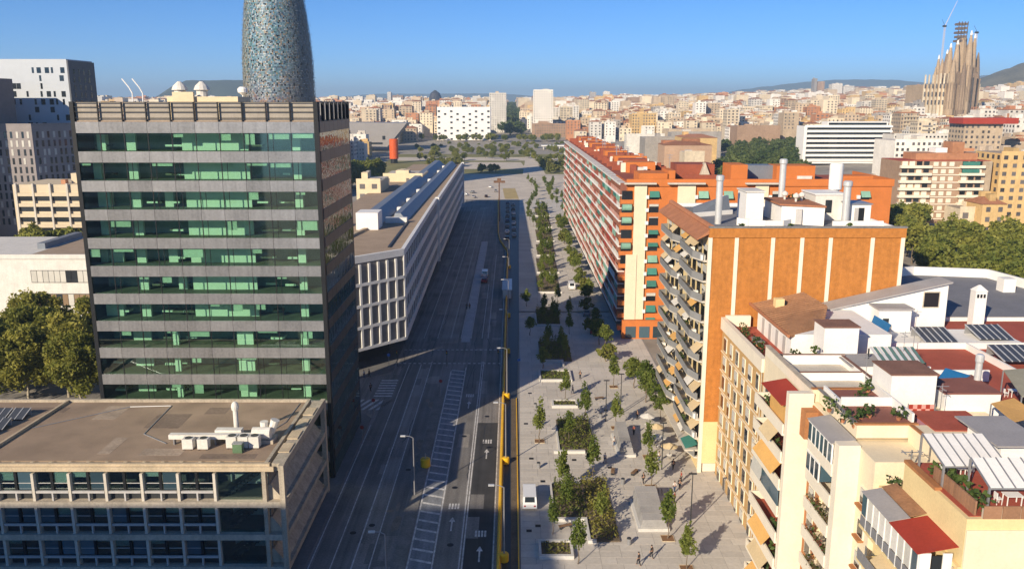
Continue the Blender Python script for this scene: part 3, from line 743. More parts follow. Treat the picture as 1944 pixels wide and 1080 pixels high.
# ---------------------------------------------------------------- B: block with the blind orange brick wall
B = thing('brick_apartment_block', 'apartment block with blind orange brick wall, cream pilasters and grey balconies', 'apartment block', (41, 133, 0))
BX0, BX1, BY0, BY1, BZ = 27.8, 55.3, 117.0, 150.0, 37.0
pbox('core', B, cream_w, BX0+.4, BX1-.1, BY0+.45, BY1, 0, 35.6)
pl = [27.9, 31.6, 36.7, 40.8, 44.8, 50.7, 54.95]
for a, b in zip(pl, pl[1:]): pbox('brick_panel', B, brick_o, a+.27, b-.27, BY0+.12, BY0+.45, 1.5, 35.4)
for i, a in enumerate(pl): pbox('pilaster', B, cream_w, a-.27, a+.27, BY0, BY0+.46, 0, 35.4)
pbox('brick_band', B, brick_o, BX0-.1, BX1, BY0-.05, BY0+.5, 35.4, 36.75)
pbox('coping', B, conc_dk, BX0-.15, BX1+.1, BY0-.12, BY0+.6, 36.75, 36.98)
pbox('plinth', B, cream_y, BX0+.3, pl[1]-.35, BY0+.06, BY0+.13, 1.5, 8)
pbox('side_wall', B, cream_y, BX0, BX0+.4, BY0+.47, BY1, 0, 35.2)
pbox('roof', B, grey_roof, BX0+.3, BX1-.2, BY0+.6, BY1-.2, 35.6, 35.8)
pbox('parapet', B, white, BX1-.3, BX1, BY0+.6, BY1, 35.4, 36.5)
pbox('parapet', B, white, BX0+1, BX1-.3, BY1-.3, BY1, 35.4, 36.4)
mb = MB(); mb.hexa([(26.0, BY0+.2, 35.0), (28.0, BY0+.2, 36.0), (28.0, BY1-1, 36.0), (26.0, BY1-1, 35.0)], [(26.0, BY0+.2, 35.2), (28.0, BY0+.2, 36.6), (28.0, BY1-1, 36.6), (26.0, BY1-1, 35.2)])
mb.build('tiled_eave', terracotta, B)
MB().limb((28.2, BY0+.6, 36.7), (28.2, BY1-1, 36.7), .42, .42, 8).build('ridge_tiles', terracotta, B)
awm = [aw_orange, aw_cream, aw_cream, white_dirty]
for f in range(11):
    z = 32.0-f*2.98
    for (ya, yb) in ((117.6, 131.5), (133.5, 148.5)):
        pr = [(BX0, ya), (BX0, yb), (BX0-1.35, yb-.5), (BX0-1.5, ya+3.2), (BX0-.55, ya+.25)]
        bs_ = MB().prism(pr, z-.22, z).build('balcony_slab', conc_lt, B)
        for p, q in zip(pr[1:], pr[2:]):
            run_boxes('balcony_parapet', bs_, balc_gr, p, q, .1, z, z+1.0)
        n = 4; w = (yb-ya)/n
        for i in range(n):
            y0 = ya+i*w
            pbox('window', B, gl_dark, BX0-.06, BX0+.02, y0+.5, y0+w-.8, z+.05, z+2.15)
            if R.random() < .5: pbox('shutter', B, blind, BX0-.1, BX0-.06, y0+.5, y0+w-.8, z+1.0+R.random()*.7, z+2.15)
            if R.random() < .42: awning(B, R.choice(awm), BX0-1.3, BX0, y0+.2, y0+w-.3, z+2.5, .9+.5*R.random())
            if R.random() < .3: pbox('wall_box', B, white, BX0-.9, BX0-.3, y0+.4, y0+1.1, z, z+.75)
        if R.random() < .6: leaf_tuft('balcony_plants', B, BX0-1.1, ya+3+R.random()*8, z, .7, 2.2, 1.2, 34)
pbox('shop_canopy', B, conc_lt, BX0-2.0, BX0, BY0+1, BY1-4, 3.0, 3.25)
awning(B, aw_green, BX0-1.9, BX0-.02, BY0+1.5, BY0+5.5, 3.9, .7)
RF = 35.8
def chimney(x, y, z0, z1, r, lab, m=metal_lt):
    t = thing('roof_chimney', lab, 'chimney', (x, y, z0))
    MB().cone(x, y, z0, z1-.9, r, n=14).build('flue', m, t)
    MB().lathe(x, y, [(r*1.05, z1-.9), (r*1.25, z1-.7), (r*1.25, z1-.15), (r*.9, z1)], 14).build('cowl', m, t)
chimney(31.5, 128, RF, 43.2, .5, 'tall grey metal flue at the eave corner of the orange brick block')
chimney(44.6, 139.5, RF, 44.9, .52, 'tall grey metal flue behind the tiled penthouse roof')
chimney(50.7, 127.5, RF, 42.4, .55, 'tall grey metal flue beside the blue penthouse shutters')
tk = thing('water_drum', 'big white drum on a stem above the penthouse roofs', 'water tank', (53.2, 139, RF))
MB().lathe(53.2, 139, [(.5, RF), (.5, 39.6), (1.05, 40.0), (1.1, 43.9), (.9, 44.2)], 18).build('drum', white, tk)
pbox('stand', tk, conc_lt, 52.2, 54.2, 138, 140, RF, RF+.4)
PH = thing('roof_penthouse', 'white penthouse with tiled lid and shuttered windows on the orange brick block', 'penthouse', (41, 131, RF))
MB().prism([(41.2, 128.2), (46.8, 125.6), (46.8, 137), (41.2, 137)], RF, 38.6).build('wall', white, PH)
MB().prism([(40.8, 128.0), (46.9, 125.3), (47.1, 137.4), (40.8, 137.4)], 38.6, 38.85).build('lid', terracotta, PH)
for x in (43.4, 46.0): MB().obox(x, 127.2-(x-41.2)*.46*.4, RF+.1, 38.2, .9, .5, math.radians(-25)).build('door', steel_bl, PH)
for x, y in ((44.2, 131), (45.6, 132.5), (43.4, 134)): MB().lathe(x, y, [(.15, 38.8), (.2, 39.3), (.5, 39.6), (.5, 39.9), (.1, 40.2)], 10).build('roof_cowl', white_dirty, PH)
leaf_tuft('roof_plants', PH, 45.3, 134.5, 38.85, 2.2, 2.0, .8, 40, size=.25)
PH = thing('stair_house', 'white rendered stair house behind the long grey skylight', 'stair house', (37, 132, RF))
pbox('wall', PH, white, 36.2, 38.9, 130, 135, RF, 40.4); pbox('roof_slab', PH, white_dirty, 36.0, 39.1, 129.8, 135.2, 40.4, 40.6)
PH = thing('stair_house', 'white stair house with angled top below the white drum', 'stair house', (49.5, 134, RF))
pbox('wall', PH, white_dirty, 47.6, 52.3, 132, 138, RF, 39.8); pbox('roof_slab', PH, white, 47.4, 52.5, 131.8, 138.2, 39.8, 40.0)
pbox('window', PH, gl_dark, 49.2, 50.2, 131.9, 132.0, 37, 39)
PH = thing('stair_house', 'low white hut with open blue door on the orange brick block', 'stair house', (53.6, 129, RF))
pbox('wall', PH, white, 51.8, 54.9, 128.4, 133, RF, 38.7); pbox('door', PH, steel_bl, 52.4, 53.0, 128.3, 128.4, RF+.1, 38.2); pbox('doorway', PH, black, 53.05, 53.9, 128.35, 128.42, RF+.1, 38.2); pbox('roof_slab', PH, metal_gr, 51.6, 55.1, 128.2, 133.2, 38.7, 38.85)
SK = thing('roof_skylight', 'long grey pitched skylight on the orange brick block', 'skylight', (33, 138, RF))
mb = MB(); mb.hexa([(29.5, 136, RF), (36.5, 140, RF), (36.5, 146, RF), (29.5, 146, RF)], [(29.8, 138.5, 37.0), (36.5, 142, 38.6), (36.5, 143, 38.6), (29.8, 139.2, 37.0)]); mb.build('glazing', bluegrey, SK)
run_boxes('kerb', SK, white, (29.3, 135.6), (36.6, 139.6), .35, RF, RF+.7)
WLL = thing('terrace_wall', 'low curved white terrace wall on the orange brick block', 'wall', (37, 124, RF))
cp = [(34.2, 127.0), (35.4, 124.8), (37.5, 123.6), (40.0, 123.6), (41.6, 125)]
for p, q in zip(cp, cp[1:]): run_boxes('wall_segment', WLL, white, p, q, .3, RF, RF+1.1)
run_boxes('wall_segment', WLL, white, (47.5, 124), (55, 124), .3, RF, RF+1.0)
for x, y in ((33.2, 121), (49, 121.5), (40.2, 120.5)): plant(x, y, RF, .7, .7, 'small potted shrub on the roof of the orange brick block')

# ---------------------------------------------------------------- C: long red-orange slab block
C = thing('long_brick_slab_block', 'very long red orange brick apartment slab with striped balconies and green awnings', 'apartment block', (40, 290, 0))
CZ = 36.0; CX = 26.2
pbox('front_wall', C, brick_c, CX, 86, 191.0, 214.0, 0, CZ)
pbox('slab_wall', C, brick_c, CX+.02, 41.5, 214.0, 405, 0, CZ-.3)
roof_red = M('roof_red', (.29, .08, .045), .9, .18, .4)
pbox('roof', C, roof_red, CX+.5, 85.5, 192, 213.8, CZ, CZ+.06)
pbox('roof', C, roof_red, CX+.5, 41.2, 214, 404.5, CZ-.3, CZ-.1)
pbox('parapet', C, brick_c, CX-.3, 86.3, 190.7, 191.3, CZ-.6, CZ+1.0)
pbox('parapet', C, brick_c, 41.0, 41.5, 214, 405, CZ-.3, CZ+.7)
pbox('parapet', C, brick_c, 85.9, 86.4, 191, 214, CZ-.3, CZ+1.0)
for (x0, x1, zb) in ((27.7, 30.5, 4.5), (37.5, 41.5, 10), (55, 58, 10)):
    pbox('stair_strip', C, cream, x0, x1, 190.5, 191.0, zb, CZ-.2)
    pbox('strip_canopy', C, conc_lt, x0-2.4, x1+2.0, 189.6, 191.0, CZ-.1, CZ+.25)
pbox('stair_strip', C, cream, 26.1, 28.6, 190.3, 190.9, 4.5, 19.8)
for f in range(11):
    z = 32.4-f*2.95
    for x0, x1 in ((31.2, 33.3), (42.3, 44.4), (48, 50), (59, 61), (66, 68), (72, 74), (79, 81)):
        pbox('front_window', C, gl_dark, x0, x1, 190.9, 191.03, z, z+1.9)
        if R.random() < .65: awning(C, R.choice((aw_green, aw_green2, aw_green)), x0-.05, x1+.05, 190.1, 190.9, z+1.9, .7+.9*R.random(), axis='y')
        else: pbox('front_shutter', C, blind, x0, x1, 190.85, 190.9, z+.8+R.random(), z+1.9)
        if f < 10: pbox('wall_box', C, white, x0-.9, x0-.2, 190.4, 190.98, z+.2, z+1.0)
    # rounded corner bay with drum awning
    if f < 6:
        pbox('corner_window', C, gl_dark, 24.9, 27.2, 190.6, 191.0, z, z+2.0)
        if f in (1, 2, 4): 
            MB().limb((25.0, 190.4, z+1.2), (27.1, 190.4, z+1.2), .75, .75, 12).build('drum_awning', aw_green2, C)
    pbox('corner_pier', C, brick_c, 24.6, 27.6, 190.62, 192.6, z-1.0, z+.0)
pbox('podium', C, brick_c, 25.6, 60, 189.6, 191, 0, 4.4)
for i in range(6): pbox('shop_front', C, gl_blue, 26.4+i*3.2, 28.8+i*3.2, 189.5, 189.6, .3, 3.0)
par_cols = [M('parapet_white', (.66, .62, .55), .8, .1, .5, rand=.4), M('parapet_salmon', (.56, .30, .23), .8, .1, .5, rand=.4), M('parapet_red', (.36, .10, .06), .8, .1, .5, rand=.4)]
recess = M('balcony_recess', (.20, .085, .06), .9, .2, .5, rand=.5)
pp = []; ww = []; aa = []; dd = []
NBY = 34; bw = (404-193)/NBY
slabs = []
for f in range(12):
    z = 33.3-f*2.95
    if z < 1: break
    slabs.append((white, CX-1.64, CX, 193, 404.5, z-.36, z+.02))
    for b in range(NBY):
        y0 = 193+b*bw
        m = par_cols[R.choice((0, 0, 0, 1, 1, 2)) if (b//4+f) % 2 else R.choice((0, 1, 1, 1, 2))]
        pp.append((m, CX-1.5, CX-1.38, y0+.05, y0+bw-.4, z, z+1.0))
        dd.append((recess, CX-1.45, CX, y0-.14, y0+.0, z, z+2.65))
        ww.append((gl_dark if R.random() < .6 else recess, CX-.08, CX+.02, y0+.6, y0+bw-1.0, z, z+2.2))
        if R.random() < .3:
            aa.append((R.choice((aw_green, aw_green, aw_green2, aw_green2, aw_red)), CX-1.62, CX-1.5, y0+.1, y0+bw-.4, z+.9+.7*R.random(), z+2.6))
for s in slabs: pbox('balcony_slab', C, *s)
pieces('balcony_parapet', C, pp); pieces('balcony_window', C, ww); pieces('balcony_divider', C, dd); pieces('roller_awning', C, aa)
pbox('roof_edge', C, white_dirty, CX-1.7, CX+.4, 193, 404.8, CZ-.5, CZ-.1)
pbox('arcade', C, metal_dk, CX-.3, CX+.01, 193, 404, 0, 3)
# roof furniture of C
rr = random.Random(21)
def rbox(nm, mat, x, y, w, d, h, parent=C, z=CZ): return pbox(nm, parent, mat, x-w/2, x+w/2, y-d/2, y+d/2, z, z+h)
rbox('roof_house', brick_c, 32.5, 199, 6.5, 9, 2.0); rbox('roof_house', brick_c, 36.8, 199, 1.6, 8, 2.6)
rbox('roof_house', brick_c, 52.3, 199, 3.8, 8, 3.9); rbox('roof_house', brick_c, 66.5, 202, 9, 7, 3.4); rbox('roof_house', roof_red, 43.5, 205, 9, 8, 3.6)
rbox('roof_rail', roof_red, 43.5, 195.5, 7.6, .4, 1.6); rbox('roof_rail', brick_c, 79, 197, 8, 5, 1.4)
rbox('solar_rack', bluegrey, 59, 204, 6, 5, 3.3); rbox('roof_house', white_dirty, 68.5, 198.2, 3.4, .5, 1.1)
mb = MB(); mb.hexa([(44, 199, CZ), (47, 199, CZ), (47, 203, CZ), (44, 203, CZ)], [(45.4, 200, CZ+4), (45.6, 200, CZ+4), (45.6, 202, CZ+4), (45.4, 202, CZ+4)]); mb.build('roof_gable', conc, C)
pots = []; ant = []
for i in range(120):
    y = 216+rr.random()*185; x = 28.5+rr.random()*11
    pots.append((rr.choice((white, white_dirty, cream_w, roof_red, brick_c)), x, x+.6+rr.random()*1.0, y, y+.6+rr.random(), CZ-.1, CZ+.8+rr.random()*1.8))
for i in range(14):
    y = 222+i*13.2; pots.append((roof_red if i % 2 else brick_c, 30, 37.5, y, y+5, CZ-.1, CZ+2.6))
    pots.append((white if i % 3 else roof_red, 38, 41, y+6, y+6.4, CZ-.1, CZ+1.4)); pots.append((roof_red, 27.2, 36, y+8.6, y+9, CZ-.1, CZ+1.3))
pieces('roof_vent', C, pots)
for i in range(26):
    y = 200+rr.random()*190; x = 29+rr.random()*11; h = 3+rr.random()*3
    mb = MB().box(x-.06, x+.06, y-.06, y+.06, CZ-.2, CZ+h).box(x-.7, x+.7, y-.05, y+.05, CZ+h-.3, CZ+h-.2).box(x-.5, x+.5, y-.05, y+.05, CZ+h-.9, CZ+h-.8)
    mb.build('antenna', metal_gr, C)

# ---------------------------------------------------------------- A: the cream apartment row
FL = 3.0
def win(parent, X, y0, y1, z0, z1, m=None, frame_m=cream_w):
    f_ = pbox('window_frame', parent, frame_m, X-.1, X+.02, y0-.18, y1+.18, z0-.18, z1+.18)
    w = pbox('pane', f_, m or gl_dark, X-.14, X-.08, y0, y1, z0, z1)
    if R.random() < .55: pbox('shutter', f_, blind, X-.17, X-.13, y0, y1, z0+(z1-z0)*(.2+.6*R.random()), z1)
# A1 — tan brick front with framed windows
A1 = thing('tan_apartment_house', 'tan brick apartment house with cream framed windows and old tiled penthouse roof', 'apartment house', (40, 107, 0))
pbox('wall', A1, tan_br, 30.2, 50, 96.6, 116.7, 0, 22.6)
pbox('cornice', A1, cream_w, 29.9, 30.5, 96.6, 116.75, 22.3, 24.0)
pbox('parapet', A1, cream_w, 30.5, 34.0, 116.2, 116.75, 22.6, 24.3)
pbox('terrace_floor', A1, red_tile, 30.5, 50, 96.6, 116.2, 22.6, 22.72)
for f in range(8):
    z = 19.6-f*2.8
    if z < 0: break
    for i in range(6):
        y0 = 98.2+i*3.15; wdt = 1.2 if i % 2 else .9
        win(A1, 30.2, y0, y0+wdt, z, z+1.75)
    pbox('string_course', A1, cream, 30.08, 30.2, 96.6, 116.7, z-.62, z-.5)
pbox('penthouse_wall', A1, white, 34.6, 47, 100.6, 115, 22.7, 25.9)
for y in (102.5, 105.5, 108.5, 111.5): pbox('terrace_door', A1, steel_bl, 34.52, 34.6, y, y+1.1, 22.8, 25)
# tiled roof: four-sided slope with tile rows built up
ea = [Vector((34.0, 117.0, 25.9)), Vector((34.0, 99.9, 25.9)), Vector((39.6, 103.8, 26.0)), Vector((41.9, 108.8, 27.5)), Vector((41.4, 116.9, 27.6))]
mb = MB(); mb.face(ea); mb.face([p-Vector((0, 0, .25)) for p in ea[::-1]])
for p, q in zip(ea, ea[1:]+ea[:1]): mb.face([p-Vector((0, 0, .25)), q-Vector((0, 0, .25)), q, p])
mb.build('tiled_roof', tile_old, A1)
for i in range(19):
    t = (i+.5)/19; a = ea[0].lerp(ea[1], t); b = ea[4].lerp(ea[3], min(1, t*1.9)) if t < .53 else ea[3].lerp(ea[2], (t-.53)/.47)
    MB().limb(a+Vector((.1, 0, .04)), b+Vector((0, 0, .04)), .13, .13, 5).build('tile_row', tile_old, A1)
MB().limb(ea[0], ea[1], .22, .22, 8).build('eave_tiles', terracotta, A1)
pbox('tile_chimney', A1, cream_y, 36.2, 37.4, 112.5, 113.6, 25.5, 27.6); pbox('chimney_gap', A1, black, 37.4, 37.7, 112.6, 113.4, 26.6, 27.3)
for i, y in enumerate((98, 100, 103, 106, 110, 113)): plant(31.6+.4*(i % 2), y, 22.72, .9, 1.1)
tb = thing('terrace_table', 'grey garden table on the red tiled terrace below the old tiled roof', 'table', (32.4, 107, 22.7)); pbox('top', tb, conc_dk, 31.8, 33.0, 105.8, 108.2, 23.4, 23.5)
for x in (31.9, 32.85):
    for y in (106, 108): pbox('leg', tb, conc_dk, x, x+.08, y-.05, y+.05, 22.72, 23.4)
# A2 — cream house with stacked balconies
A2 = thing('cream_apartment_house', 'cream apartment house with deep balconies between pillars and brown brick strip', 'apartment house', (38, 88, 0))
pbox('wall', A2, cream, 30.2, 46, 76.6, 96.5, 0, 24.6)
pbox('party_wall', A2, cream, 30.2, 38.5, 80.3, 80.6, 24.6, 25.9); pbox('coping', A2, brown_br, 30.1, 38.6, 80.2, 80.7, 25.9, 26.0)
pbox('parapet', A2, cream_w, 30.2, 30.6, 80.6, 96.5, 24.6, 25.7); pbox('coping', A2, conc, 30.1, 30.7, 80.7, 96.5, 25.7, 25.8)
pbox('roof_floor', A2, conc_lt, 30.6, 46, 80.6, 96.5, 24.6, 24.72)
pbox('corner_pillar', A2, cream_w, 27.7, 30.2, 79.9, 80.75, 0, 25.6)
pbox('brown_strip', A2, brown_br, 30.1, 30.2, 76.6, 79.9, 0, 24.4)
for f in range(8):
    z = 23.0-f*FL
    win(A2, 30.1, 77.6, 78.8, z-1.9, z-.7)
for f in range(8):
    z = 21.6-f*FL-.6                                   # floor of the balcony
    bs_ = pbox('balcony_slab', A2, cream_w, 27.5, 30.2, 80.75, 90.6, z-.22, z)
    pbox('balcony_parapet', bs_, cream_w, 27.5, 27.66, 80.75, 90.6, z, z+1.0)
    pbox('balcony_parapet', bs_, cream_w, 27.66, 30.2, 90.44, 90.6, z, z+1.0)
    pbox('balcony_floor', bs_, red_tile, 27.66, 30.2, 80.75, 90.44, z, z+.03)
    for y0 in (82, 85.2, 88.2): pbox('balcony_door', A2, gl_dark, 30.1, 30.19, y0, y0+1.5, z+.05, z+2.15)
    if f == 0: continue
    k = R.random()
    if f == 3:
        pbox('balcony_glazing', A2, gl_blue, 27.52, 27.6, 80.8, 86.5, z+1.0, z+2.75); awning(A2, blind, 27.4, 27.7, 86.6, 90.3, z+2.7, 1.6)
    elif k < .75:
        awning(A2, R.choice((aw_cream, aw_orange)), 26.9, 28.2, 81.6+R.random()*2, 86.5+R.random()*3, z+2.75, 1.5)
    if R.random() < .7: leaf_tuft('balcony_plants', A2, 28.2, 82.5+R.random()*4, z+.2, .6, 2.6, 1.1, 40)
aw = awning(A2, aw_red, 27.3, 30.0, 80.9, 88.0, 24.5, .5, 'red_canopy'); pbox('glass_house', A2, aw_orange, 27.9, 30.1, 81.4, 86.4, 21.0, 23.8)
leaf_tuft('balcony_plants', A2, 28.4, 88, 21, 1.2, 3, 1.6, 70)
for f in range(8):
    z = 20-f*FL
    for y0 in (91.6, 94): win(A2, 30.2, y0, y0+1.1, z, z+1.6)
    pbox('bay_wall', A2, brown_br if f % 2 else tan_br, 29.7, 30.15, 90.9, 91.4, z-1, z+2)
# A3 — cream house with glazed galleries and flower balconies
A3 = thing('pale_apartment_house', 'pale cream apartment house with white glazed gallery and flower filled balconies', 'apartment house', (38, 73, 0))
pbox('wall', A3, cream, 30.6, 45, 66.2, 76.5, 0, 24.4)
pbox('upper_wall', A3, cream, 30.7, 36.0, 70.6, 79.9, 24.72, 26.0)
pbox('coping', A3, brown_br, 30.5, 36.1, 70.45, 70.85, 26.0, 26.12); pbox('coping', A3, conc_dk, 30.5, 30.85, 70.9, 80, 26.0, 26.12)
pbox('upper_wall', A3, cream, 35.3, 45, 64.8, 70.5, 22, 26.0); pbox('coping', A3, brown_br, 35.2, 35.6, 64.8, 70.4, 26.0, 26.1)
pbox('pillar', A3, cream_w, 28.7, 30.6, 69.2, 70.3, 0, 24.6)
for f in range(8):
    z = 21.4-f*FL
    bs_ = pbox('balcony_slab', A3, cream_w, 28.6, 30.6, 70.3, 76.5, z-.22, z)
    pbox('balcony_parapet', bs_, cream_w, 28.6, 28.75, 70.3, 76.5, z, z+.95)
    for y0 in (71.2, 74): pbox('balcony_door', A3, gl_dark, 30.5, 30.59, y0, y0+1.5, z+.05, z+2.15)
    if f > 1:
        leaf_tuft('balcony_flowers', A3, 28.9, 73.4, z+.8, .5, 5, .6, 70, MF('geranium', (.22, .02, .03), (.06, .10, .03), 4), .16)
        leaf_tuft('balcony_plants', A3, 29.2, 73.4, z+.1, .7, 5, 1.0, 50)
for f, (ya, yb) in ((0, (70.35, 76.4)), (1, (73.0, 76.4))):
    z = 21.4-f*FL
    n = int((yb-ya)/1.0)
    for i in range(n):
        y0 = ya+(yb-ya)*i/n; y1 = ya+(yb-ya)*(i+1)/n
        pbox('gallery_pane', A3, gl_blue, 28.55, 28.6, y0+.06, y1-.06, z+1.0, z+2.7)
        pbox('gallery_frame', A3, white, 28.5, 28.64, y0-.05, y0+.05, z+.95, z+2.75)
    pbox('gallery_frame', A3, white, 28.5, 28.64, ya, yb, z+2.7, z+2.85); pbox('gallery_end', A3, gl_blue, 28.7, 30.4, ya-.04, ya, z+1.0, z+2.7)
awning(A3, grey_corr, 28.4, 30.6, 70.3, 76.5, 24.7, .35, 'gallery_roof')
MB().box(28.9, 30.5, 78.3, 79.7, 21.4, 24.2).build('balcony_cabinet', brown_br, A3)
for f in range(8):
    z = 22.0-f*FL; win(A3, 30.6, 67.2, 68.2, z-2.2, z-.8); pbox('window_ledge', A3, brown_br, 30.1, 30.6, 67, 68.4, z-2.5, z-2.3)
pbox('terrace_floor', A3, red_tile, 31, 36, 71, 79.8, 26.0, 26.03) if False else None
# A4 — yellow house near the camera
A4 = thing('yellow_apartment_house', 'yellow apartment house with red canopy over glazed balcony and roof pergolas', 'apartment house', (40, 58, 0))
pbox('wall', A4, cream_y, 31.0, 60, 53.2, 66.0, 0, 22.4)
pbox('upper_wall', A4, cream_y, 31.3, 60, 53.25, 62.6, 22.4, 26.0)
pbox('front_plaster', A4, cream, 31.32, 60, 53.12, 53.25, 0, 25.2)
pbox('deck', A4, red_tile, 31.6, 60, 53.6, 62.4, 26.0, 26.05)
pbox('brick_fence', A4, conc, 32.4, 44, 53.3, 53.5, 25.2, 26.7); 
for i in range(14): pbox('fence_panel', A4, M('fence_wood', (.30, .16, .09), .9, .15, .6, rand=.6), 32.0, 32.14, 53.7+i*.42, 54.08+i*.42, 26.0, 27.1)
for i in range(9): pbox('fence_panel', A4, M('fence_wood', (.30, .16, .09)), 32.4+i*1.3, 33.64+i*1.3, 53.24, 53.3, 26.0, 26.95)
pbox('coping', A4, brown_br, 31.2, 31.75, 57.6, 62.6, 26.0, 26.25)
leaf_tuft('hedge', A4, 32.9, 56.5, 26, 1.0, 5.2, 1.3, 170, size=.25)
leaf_tuft('terrace_plants', A4, 32.6, 60.2, 26, .9, 1.2, .9, 50)
for f in range(8):
    z = 20.0-f*FL
    pbox('balcony_slab', A4, cream_y, 28.7, 31.0, 54.0, 64.0, z-.25, z)
    if f == 0:
        for i in range(9):
            y0 = 54.1+i*1.08
            pbox('gallery_pane', A4, R.choice((gl_blue, blind, white_dirty)), 28.72, 28.78, y0+.05, y0+1.02, z+1.0, z+2.9)
            pbox('gallery_frame', A4, white, 28.66, 28.82, y0-.04, y0+.06, z, z+3.0)
            pbox('balcony_grille', A4, metal_gr, 28.66, 28.7, y0+.08, y0+1.0, z+.1, z+.95)
        pbox('gallery_end', A4, gl_dark, 29.6, 30.3, 53.94, 54.0, z+.1, z+2.8); pbox('gallery_end_frame', A4, white, 28.7, 29.5, 53.92, 54.02, z, z+3.0); pbox('gallery_end_frame', A4, white, 30.35, 31, 53.92, 54.02, z, z+3.0)
    else:
        for i in range(9): pbox('balcony_grille', A4, metal_gr, 28.66, 28.7, 54.1+i*1.08, 55.1+i*1.08, z, z+1.0)
        for y0 in (55, 58, 61): pbox('balcony_door', A4, gl_dark, 30.9, 30.99, y0, y0+1.6, z+.05, z+2.2)
        if f < 4: awning(A4, R.choice((aw_green2, aw_cream)), 28.5, 30.5, 55, 61, z+2.7, 1.3)
awning(A4, aw_red, 28.45, 31.3, 53.8, 58.4, 23.6, .55, 'red_canopy'); awning(A4, grey_corr, 28.5, 30.1, 58.5, 63.6, 23.35, .3, 'grey_canopy'); awning(A4, tile_old, 30.1, 31.3, 58.5, 63.6, 23.75, .3, 'tiled_canopy')
for f in range(7):
    z = 21.5-f*FL
    pbox('end_window', A4, gl_dark, 35.6, 36.2, 53.04, 53.12, z-2, z-.2); pbox('end_window_frame', A4, white, 36.2, 36.5, 53.02, 53.12, z-2.1, z-.1)
plant(31.6, 64.6, 22.4, 1.0, 1.2, 'leafy green shrub in the corner before the cream party wall')
an = thing('tv_antenna', 'thin television antenna on a mast before the cream party wall', 'antenna', (32.5, 64, 22.4)); MB().box(32.45, 32.55, 64, 64.1, 22.4, 26.4).build('mast', metal_gr, an); MB().box(31.6, 33.4, 64, 64.05, 26.2, 26.27).box(31.8, 31.86, 63.6, 64.4, 26.2, 26.27).box(33.1, 33.16, 63.6, 64.4, 26.2, 26.27).build('dipoles', metal_gr, an)
def pergola(lab, x0, x1, y0, y1, z0, z1, nb, fill=white):
    t = thing('pergola', lab, 'pergola', ((x0+x1)/2, (y0+y1)/2, z0))
    for x in (x0, x1):
        for y, q in ((y0, -.55), (y1, .4)): pbox('post', t, metal_gr, x-.07, x+.07, y-.07, y+.07, z0, z1+q)
    w = (x1-x0)/nb
    for i in range(nb):
        slab4([(x0+i*w+.06, y0, z1-.5), (x0+(i+1)*w-.06, y0, z1-.5), (x0+(i+1)*w-.06, y1, z1+.55), (x0+i*w+.06, y1, z1+.55)], .04, fill, 'cloth_panel', t)
    for i in range(nb+1): slab4([(x0+i*w-.05, y0-.05, z1-.49), (x0+i*w+.05, y0-.05, z1-.49), (x0+i*w+.05, y1, z1+.58), (x0+i*w-.05, y1, z1+.58)], .1, metal_gr, 'beam', t)
    pbox('cross_beam', t, metal_gr, x0, x1, y0-.06, y0+.06, z1-.66, z1-.55); pbox('cross_beam', t, metal_gr, x0, x1, y1-.06, y1+.06, z1+.35, z1+.46)
    return t
a = P(1742, 897, 28.3); b = P(1885, 857, 28.3)
pergola('pergola of white cloth panels on dark beams beside the purple terrace', 31.9, 36.6, 58.0, 61.6, 26.05, 28.3, 6)
pergola('pergola of white cloth panels above the hedge and wooden fence', 33.4, 37.9, 54.6, 57.3, 26.05, 28.2, 5)
# ---------------------------------------------------------------- roof terraces deeper in the block
K = thing('inner_block', 'inner block of joined houses carrying the red tiled roof terraces', 'apartment house', (55, 85, 0))
pbox('wall', K, cream_w, 46.05, 78, 66.1, 118, 0, 22.9); pbox('wall', K, cream_w, 45.05, 46, 66.1, 76.5, 0, 22.6); pbox('wall', K, cream_w, 50.05, 78, 100, 116.8, 0, 22.0) if False else None
pbox('roof_terrace', K, red_tile, 46.1, 77.8, 80, 117.8, 22.9, 23.1); pbox('roof_terrace', K, conc, 46.1, 77.8, 66.3, 80, 22.9, 23.05)
for (x0, x1, y0, y1, h) in ((46, 46.4, 80, 118, 1.2), (46.4, 78, 79.8, 80.1, 1.0), (46.4, 78, 103.8, 104.1, .9), (58, 58.3, 80, 104, .9)): pbox('terrace_wall', K, white, x0, x1, y0, y1, 23.0, 23.0+h)
cop = M('brown_coping', (.23, .12, .085), .9, .2, .5)
def hut(lab, x0, x1, yt, yb, zr, depth, wall=white, top=None, name='stair_house', over=.15):
    """box house on the roof: photo columns x0..x1, top row yt, foot row yb on the roof at height zr"""
    a = P(x0, yb, zr); b = P(x1, yb, zr); z1 = PY(x0, yt, a.y).z
    t = thing(name, lab, name.replace('_', ' '), ((a.x+b.x)/2, a.y+depth/2, zr))
    pbox('wall', t, wall, a.x, b.x, a.y, a.y+depth, zr-.4, z1)
    pbox('roof_slab', t, top or conc, a.x-over, b.x+over, a.y-over, a.y+depth+over, z1, z1+.13)
    return t, a, b, z1
hut('plain white stair house with brown coping behind the cream party wall', 1562, 1627, 622, 674, 24.7, 3.4, white, cop)
hut('tall plain white stair house with checked red cloth hanging before it', 1686, 1771, 712, 790, 24.4, 4.2, white, cop)
t, a, b, z1 = hut('low cream roof hut with broad grey lid', 1622, 1672, 694, 707, 24.7, 3.4, cream_w, grey_corr, 'roof_hut', .7)
t, a, b, z1 = hut('purple walled roof house with red tiled top and white framed door', 1772, 1878, 818, 858, 24.0, 4.5, M('purple_paint', (.42, .20, .26), .8, .1, .5), red_tile, 'roof_house')
for x in (.62, .85): pbox('door_frame', t, white, a.x+(b.x-a.x)*x-.08, a.x+(b.x-a.x)*x+.08, a.y-.1, a.y, 23.6, z1-.3)
